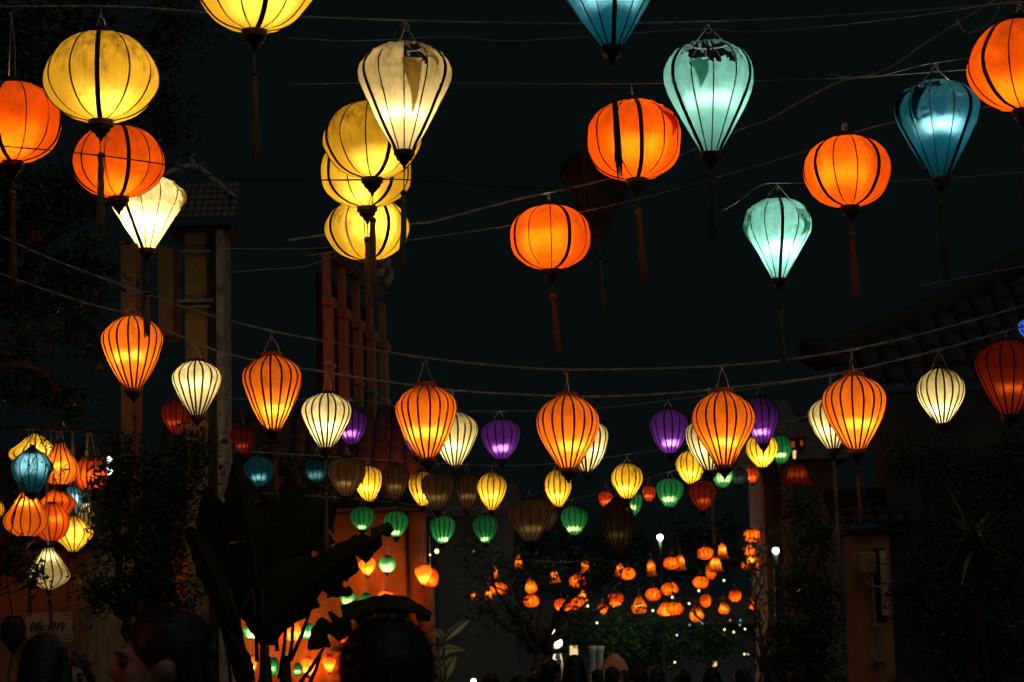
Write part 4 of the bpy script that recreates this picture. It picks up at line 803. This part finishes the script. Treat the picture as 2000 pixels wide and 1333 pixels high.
# broad leaved plant by the yellow pillar
OL = leafmat('olive_leaf', (0.16, 0.17, 0.05), .45)
bp_ = empty('broad_leaf_plant', gp(872, 31), 'olive green broad leaved plant right of the yellow pillar', 'plant')
for k, (p, h_) in enumerate(((((868, 1250), (890, 1228), (919, 1209)), (3, 9, 1)), (((866, 1248), (858, 1236), (850, 1228)), (3, 8, 1)), (((862, 1290), (872, 1268), (908, 1270)), (3, 9, 1)), (((862, 1300), (856, 1284), (862, 1262)), (3, 9, 1)), (((866, 1333), (876, 1300), (892, 1282)), (4, 12, 1)), (((860, 1333), (862, 1316), (856, 1300)), (3, 10, 1)))):
    bleaf(p, h_, (), 31, OL, bp_, .3, 30 + k)
MB().tube([(0, 0, 0), (0.02, 0, .9), at(866, 1255, 31) - bp_.location], [.02, .015, .008], 6).build('stem', STEM, bp_)
# red flower spray in the upper left tree
fl = MB(); q = random.Random(5); c = at(68, 462, 17.2)
for k in range(46):
    p = Vector((q.gauss(0, .022), q.gauss(0, .02), q.gauss(0, .028))); a = Vector((q.gauss(0, 1), q.gauss(0, 1), q.gauss(0, 1))).normalized() * .014; s_ = a.cross(Vector((.2, .5, .8))).normalized() * .008
    v = len(fl.v); fl.v += [tuple(p), tuple(p + a + s_), tuple(p + a * 2), tuple(p + a - s_)]; fl.f += [(v, v + 1, v + 2), (v, v + 2, v + 3)]
o = fl.build('blossom', leafmat('red_petal', (0.75, 0.08, 0.02), .5, .5), None, False); o.location = c; tag(o, 'small spray of red blossom in the dark left tree', 'blossom')

# ================================================================== lamps and bulbs down the street
LAMPM = plain('lamp_iron', (.05, .05, .05), .5, .2, 20)
def street_lamp(px, py, d, r, col, e, label, watts):
    p = at(px, py, d); o = empty('street_lamp', Vector((p.x, p.y, 0)), label, 'street lamp')
    MB().lathe([(.09, 0), (.09, .25), (.05, .32), (.04, p.z - r * 1.6), (.06, p.z - r * 1.2)], 10).build('post', LAMPM, o)
    MB().ball((0, 0, p.z), r, 16, 10).build('globe', glow('lamp_glow_' + label[:9], col, e), o)
    MB().lathe([(r * .75, p.z + r * .8), (r * .5, p.z + r * 1.15), (.01, p.z + r * 1.4)], 10).build('cap', LAMPM, o)
    ld = bpy.data.lights.new('lamp_light', 'POINT'); ld.energy = watts; ld.color = col; ld.shadow_soft_size = .1
    link('lamp_light', ld, o, (0, -r * 1.6, p.z))
street_lamp(1289, 1050, 58, .07, (1, .95, .75), 14, 'pale round street lamp above the far lanterns', 70)
street_lamp(1515, 1076, 41, .055, (1, .93, .84), 15, 'brightest white street lamp right of the far lanterns', 14)
street_lamp(1083, 1240, 52, .10, (1, .90, .58), 14, 'warm white lamp, upper one of the pair by the shop', 110)
street_lamp(1090, 1256, 50, .085, (1, .90, .62), 14, 'warm white lamp, lower one of the pair by the shop', 30)
street_lamp(925, 1331, 30, .032, (1, .95, .8), 14, 'small white lamp at the bottom edge', 10)
BUL = [(1414, 1134, 'a'), (1365, 1154, 'a'), (1313, 1167, 'a'), (1346, 1179, 'a'), (1148, 1184, 'a'), (1204, 1186, 'a'), (1275, 1193, 'a'), (1469, 1131, 'w'), (1518, 1096, 'a'), (1517, 1104, 'a'), (1455, 1229, 'y'), (1433, 1235, 'y'), (1413, 1242, 'y'), (1415, 1230, 'y'), (1454, 1278, 'y'), (1462, 1277, 'y'), (1318, 1294, 'y'), (1480, 1266, 'w'), (1166, 1217, 'w'), (1322, 1241, 'p'), (1445, 1221, 'b'), (1446, 1212, 'b'), (1347, 1221, 'b'), (1368, 1214, 'b'), (1372, 1218, 'b'), (1426, 1212, 'o'), (1472, 1215, 'o'), (853, 1077, 'y'), (840, 1084, 'y'), (213, 898, 'w'), (212, 919, 'w'), (231, 726, 'y'), (405, 805, 'w'), (402, 816, 'w'), (1660, 962, 'o'), (1551, 986, 'y'), (1776, 712, 'w')]
BC = {'a': ((1, .72, .38), 9, 'amber'), 'w': ((.95, 1, .9), 7, 'white'), 'y': ((1, .75, .3), 5, 'yellow'), 'p': ((.8, .4, 1), 4, 'violet'), 'b': ((.15, .55, .75), 1.6, 'blue'), 'o': ((1, .3, .1), 1.5, 'reddish')}
SIZE = {(213, 898): 6, (212, 919): 8, (405, 805): 7, (402, 816): 5, (853, 1077): 4.2}
per = {}
for k in BC: per[k] = sorted(b_ for b_ in BUL if b_[2] == k)
for (px, py, k) in BUL:
    d = 52 if 940 < px < 1530 else 20.8 if px < 250 else 26 if px < 500 else 33 if px < 900 else 47 if px < 1600 else 21; p = at(px, py, d); col, e, nm = BC[k]; r = m(SIZE.get((px, py), 1.8 if k in 'awy' else 1.8), d)
    i = per[k].index((px, py, k))
    where = ' far down the street' if 940 < px < 1530 else ' in the left trees' if px < 500 else ' by the right trees' if px > 1530 else ' above the yellow pillar'
    o = empty('bare_bulb', p, ORD[i] + ' from left of the tiny bare ' + nm + ' bulbs' + where, 'bulb', 'bare bulbs between the lanterns')
    MB().ball((0, 0, 0), r, 10, 7, (1, 1, 1.15)).build('glass', glow('bulb_' + k, col, e * (.6 if k != 'w' else .45)), o)
    MB().lathe([(r * .55, r * .95), (r * .6, r * 1.7), (r * .2, r * 1.9), (.003, r * 4)], 8).build('socket', BLACK, o)
# shop at the end of the street: parasol, pale columns, folding easel
pa = empty('parasol', gp(1200, 56), 'reddish parasol at the far end of the street', 'parasol'); zt_ = at(1200, 1276, 56).z
b = MB(); b.quad_grid([[(math.cos(6.2832 * k / 16) * r_, math.sin(6.2832 * k / 16) * r_, zt_ - z_ - (.03 if k % 2 and i == 3 else 0)) for k in range(16)] for i, (r_, z_) in enumerate(((.01, 0), (.12, .06), (.25, .18), (.32, .38)))], True); b.build('canopy', plain('parasol_cloth', (.5, .16, .07), .8, .2, 4), pa)
MB().tube([(0, 0, 0), (0, 0, zt_)], .02, 8).build('pole', LAMPM, pa)
for i, (px, w_) in enumerate(((1158, 7), (1172, 7))):
    p = gp(px, 58); b = MB(); zc = at(px, 1262, 58).z; r_ = m(w_, 58)
    b.lathe([(r_ * 1.25, 0), (r_ * 1.25, .2), (r_, .26), (r_ * .92, zc - .2), (r_ * 1.2, zc - .12), (r_ * 1.2, zc)], 14); o = b.build('column', WHITEP); o.location = p; tag(o, ('left' if i == 0 else 'right') + ' pale column of the pair at the far shop', 'column', 'pale columns at the far shop')
ez = empty('easel', gp(1089, 50), 'white A shaped easel under the warm lamps', 'easel'); z0 = at(1089, 1292, 50).z; z1 = at(1089, 1261, 50).z
for s_ in (-1, 1): MB().tube([(s_ * m(9, 50), 0, 0), (s_ * m(8.5, 50), 0, z0), (s_ * .012, 0, z1)], .024, 6).build('leg', WHITEP, ez)
MB().tube([(-m(8, 50), -.02, z0 + .03), (m(8, 50), -.02, z0 + .03)], .024, 6).build('crossbar', WHITEP, ez)

# ================================================================== people
SKIN = plain('skin', (.42, .22, .13), .55, .12, 20, bump=.05); HAIR = plain('black_hair', (.012, .009, .007), .45, .3, 60, bump=.3)
def evalmesh(o):
    dg = bpy.context.evaluated_depsgraph_get(); me = bpy.data.meshes.new_from_object(o.evaluated_get(dg)); bpy.data.objects.remove(o, do_unlink=True); return me
def blob(parts, voxel, mat, name):
    b = MB()
    for p in parts:
        if p[0] == 'e': b.ball(p[1], 1.0, 18, 14, p[2])
        else: b.tube([Vector(x) for x in p[1]], list(p[2]), 12)
    o = b.build(name, mat); r = o.modifiers.new('r', 'REMESH'); r.mode = 'VOXEL'; r.voxel_size = voxel
    s = o.modifiers.new('s', 'SMOOTH'); s.factor = .5; s.iterations = 4
    me = evalmesh(o); me.name = name; me.polygons.foreach_set('use_smooth', [True] * len(me.polygons)); return me
def bodyparts(male):
    P = []; s = 1 if male else .9
    P += [('e', (0, .01, 1.615), (.074, .094, .105)), ('e', (0, -.035, 1.565), (.056, .06, .065)), ('e', (0, -.055, 1.53), (.036, .036, .026)), ('c', [(0, -.088, 1.63), (0, -.112, 1.59), (0, -.098, 1.578)], (.010, .016, .012)), ('e', (0, -.085, 1.548), (.024, .014, .010)), ('e', (0, -.083, 1.636), (.05, .018, .012))]
    for x in (-1, 1): P += [('e', (x * .078, .012, 1.60), (.012, .022, .032)), ('e', (x * .034, -.066, 1.59), (.022, .022, .026))]
    P += [('c', [(0, .012, 1.57), (0, .018, 1.50), (0, .02, 1.42)], (.052, .052, .07)), ('c', [(-.19 * s, .02, 1.40), (0, .02, 1.44), (.19 * s, .02, 1.40)], (.055, .075, .055)),
          ('c', [(0, .02, 1.42), (0, .01, 1.25), (0, .01, 1.08), (0, .015, .93)], (.12 * s, .145 * s, .125 * s, .15))]
    for x in (-1, 1):
        P += [('e', (x * .09 * s, .0, 1.27), (.10, .10, .15)), ('c', [(x * .20 * s, .02, 1.40), (x * .245 * s, .03, 1.13), (x * .25 * s, -.01, .90)], (.052, .042, .030)), ('e', (x * .255 * s, -.02, .83), (.022, .040, .055))]
        for k in range(4): P.append(('c', [(x * .256 * s, -.050 + k * .019, .80), (x * .257 * s, -.056 + k * .020, .745), (x * .248 * s, -.056 + k * .020, .715 + (.012 if k in (0, 3) else 0))], (.0095, .009, .008)))
        P.append(('c', [(x * .25 * s, -.055, .85), (x * .245 * s, -.085, .81), (x * .242 * s, -.09, .78)], (.012, .010, .009)))
        P += [('c', [(x * .085, .02, .93), (x * .10, .01, .50), (x * .105, .03, .10)], (.088, .058, .040)), ('c', [(x * .105, .04, .045), (x * .11, -.13, .035)], (.042, .036))]
    return P
def shirtparts(male):
    s = 1 if male else .9
    P = [('c', [(0, .02, 1.455), (0, .02, 1.42), (0, .01, 1.25), (0, .01, 1.08), (0, .015, .90)], (.075, .135 * s, .160 * s, .145 * s, .168)), ('c', [(-.19 * s, .02, 1.405), (0, .02, 1.445), (.19 * s, .02, 1.405)], (.066, .082, .066))]
    for x in (-1, 1): P += [('e', (x * .09 * s, .0, 1.27), (.112, .112, .16)), ('c', [(x * .20 * s, .02, 1.40), (x * .235 * s, .03, 1.16)], (.066, .060))]
    return P
def trouserparts():
    P = [('e', (0, .02, .93), (.165, .12, .10))]
    for x in (-1, 1): P.append(('c', [(x * .085, .02, .92), (x * .10, .01, .50), (x * .105, .03, .09)], (.102, .075, .062)))
    return P
BODY = [blob(bodyparts(True), .011, SKIN, 'body'), blob(bodyparts(False), .011, SKIN, 'body')]
SHC = [plain('shirt_dark', (.03, .03, .035), .9, .3, 40), plain('shirt_grey', (.12, .11, .10), .9, .3, 40), plain('shirt_navy', (.03, .04, .07), .9, .3, 40)]
SHIRT = [blob(shirtparts(True), .016, None, 'shirt'), blob(shirtparts(False), .016, None, 'shirt')]
TROU = blob(trouserparts(), .018, plain('trousers', (.03, .03, .04), .9, .3, 40), 'trousers')
def hairmesh(long, puff):
    P = [('e', (0, .024, 1.640), (.085 + puff, .096 + puff, .094 + puff)), ('e', (0, .055, 1.585), (.076 + puff, .062 + puff, .075 + puff))]
    if long: P += [('c', [(0, .075, 1.62), (0, .095, 1.5), (0, .10, 1.36)], (.078, .082, .06)), ('c', [(-.07, .02, 1.62), (-.085, .04, 1.5), (-.08, .05, 1.38)], (.03, .034, .026)), ('c', [(.07, .02, 1.62), (.085, .04, 1.5), (.08, .05, 1.38)], (.03, .034, .026))]
    else:
        q = random.Random(3)
        for k in range(46):
            a = q.uniform(0, 6.28); z = q.uniform(.1, 1); r_ = math.sqrt(1 - z * z); c = Vector((math.cos(a) * r_ * .084, .024 + math.sin(a) * r_ * .094, 1.64 + z * .094)); P.append(('e', tuple(c), (.016, .016, .013)))
    return blob(P, .011, HAIR, 'hair')
HAIRS = [hairmesh(False, .004), hairmesh(True, .004), hairmesh(False, .012)]
def strands(src, n, ln, seed):
    q = random.Random(seed); b = MB(); vs_ = src.vertices
    for _ in range(n):
        v = vs_[q.randrange(len(vs_))]; p = v.co.copy(); nr = v.normal.copy(); dn = (nr * q.uniform(.15, .7) + Vector((q.gauss(0, .5), q.gauss(0, .5) + .2, q.gauss(-.3, .5)))).normalized(); L_ = ln * q.uniform(.4, 1.3)
        sd = dn.cross(nr); sd = sd.normalized() * .0016 if sd.length > .01 else Vector((.0016, 0, 0)); k = len(b.v)
        m1 = p + dn * L_ * .5; e = m1 + (dn + Vector((0, 0, -.7))).normalized() * L_ * .5
        b.v += [tuple(p - sd), tuple(p + sd), tuple(m1 + sd * .7), tuple(m1 - sd * .7), tuple(e)]; b.f += [(k, k + 1, k + 2, k + 3), (k + 3, k + 2, k + 4)]
    return b.mesh('loose_hair', HAIR, False)
STR = [strands(HAIRS[0], 700, .035, 1), strands(HAIRS[1], 800, .045, 2), strands(HAIRS[2], 1100, .04, 3)]
EYE = MB().ball((0, 0, 0), .0125, 10, 7).mesh('eye', plain('eye_dark', (.03, .02, .015), .2, .2, 10, bump=0)); BROW = MB().tube([(-.017, 0, 0), (0, -.004, .004), (.017, 0, -.001)], [.003, .004, .002], 6).mesh('eyebrow', HAIR)
def person(px, top, d, label, sex=0, hair=0, turn=180, height=None, shirt=0, lean=0, group='people in the crowd'):
    p = at(px, top, d); s = (p.z) / 1.735
    o = empty('person', Vector((p.x, p.y, 0)), label, 'person', group, (R(lean), 0, R(turn))); o.scale = (s, s, s)
    bo = link('body', BODY[sex], o)
    me = SHIRT[sex].copy(); me.materials.clear(); me.materials.append(SHC[shirt]); link('shirt', me, o); link('trousers', TROU, o); ha = link('hair', HAIRS[hair], o)
    if d < 13: link('loose_hair', STR[hair], ha)
    for x in (-1, 1):
        link('eye', EYE, bo, (x * .033, -.083, 1.612)); link('eyebrow', BROW, bo, (x * .034, -.093, 1.632))
    return o
person(756, 1209, 4.75, 'dark haired head seen from behind, largest, at bottom centre', 0, 2, 178)
person(312, 1188, 5.6, 'man in profile facing left with orange light on his face', 0, 0, -78)
person(96, 1236, 9.2, 'person with black hair seen from behind below the sign', 1, 1, 165)
person(140, 1270, 10.2, 'person with dim lit face looking back beside the black haired head', 1, 1, 12)
CR = [(1078, 1289, 22), (1121, 1279, 21), (1195, 1303, 26), (1243, 1305, 22), (1285, 1303, 25), (1012, 1318, 19), (1330, 1310, 24), (1387, 1306, 21), (1165, 1308, 28), (1050, 1312, 26), (1445, 1305, 24), (1765, 1318, 12), (955, 1315, 24), (1500, 1308, 26), (1560, 1310, 22), (1220, 1312, 30)]
xs = sorted(c[0] for c in CR)
for i, (px, py, d) in enumerate(CR):
    person(px, py, d, ORD[xs.index(px)] + ' from left of the dark heads in the far crowd', i % 2, (0, 1, 2)[i % 3], 180 + rnd.uniform(-50, 50), shirt=i % 3)
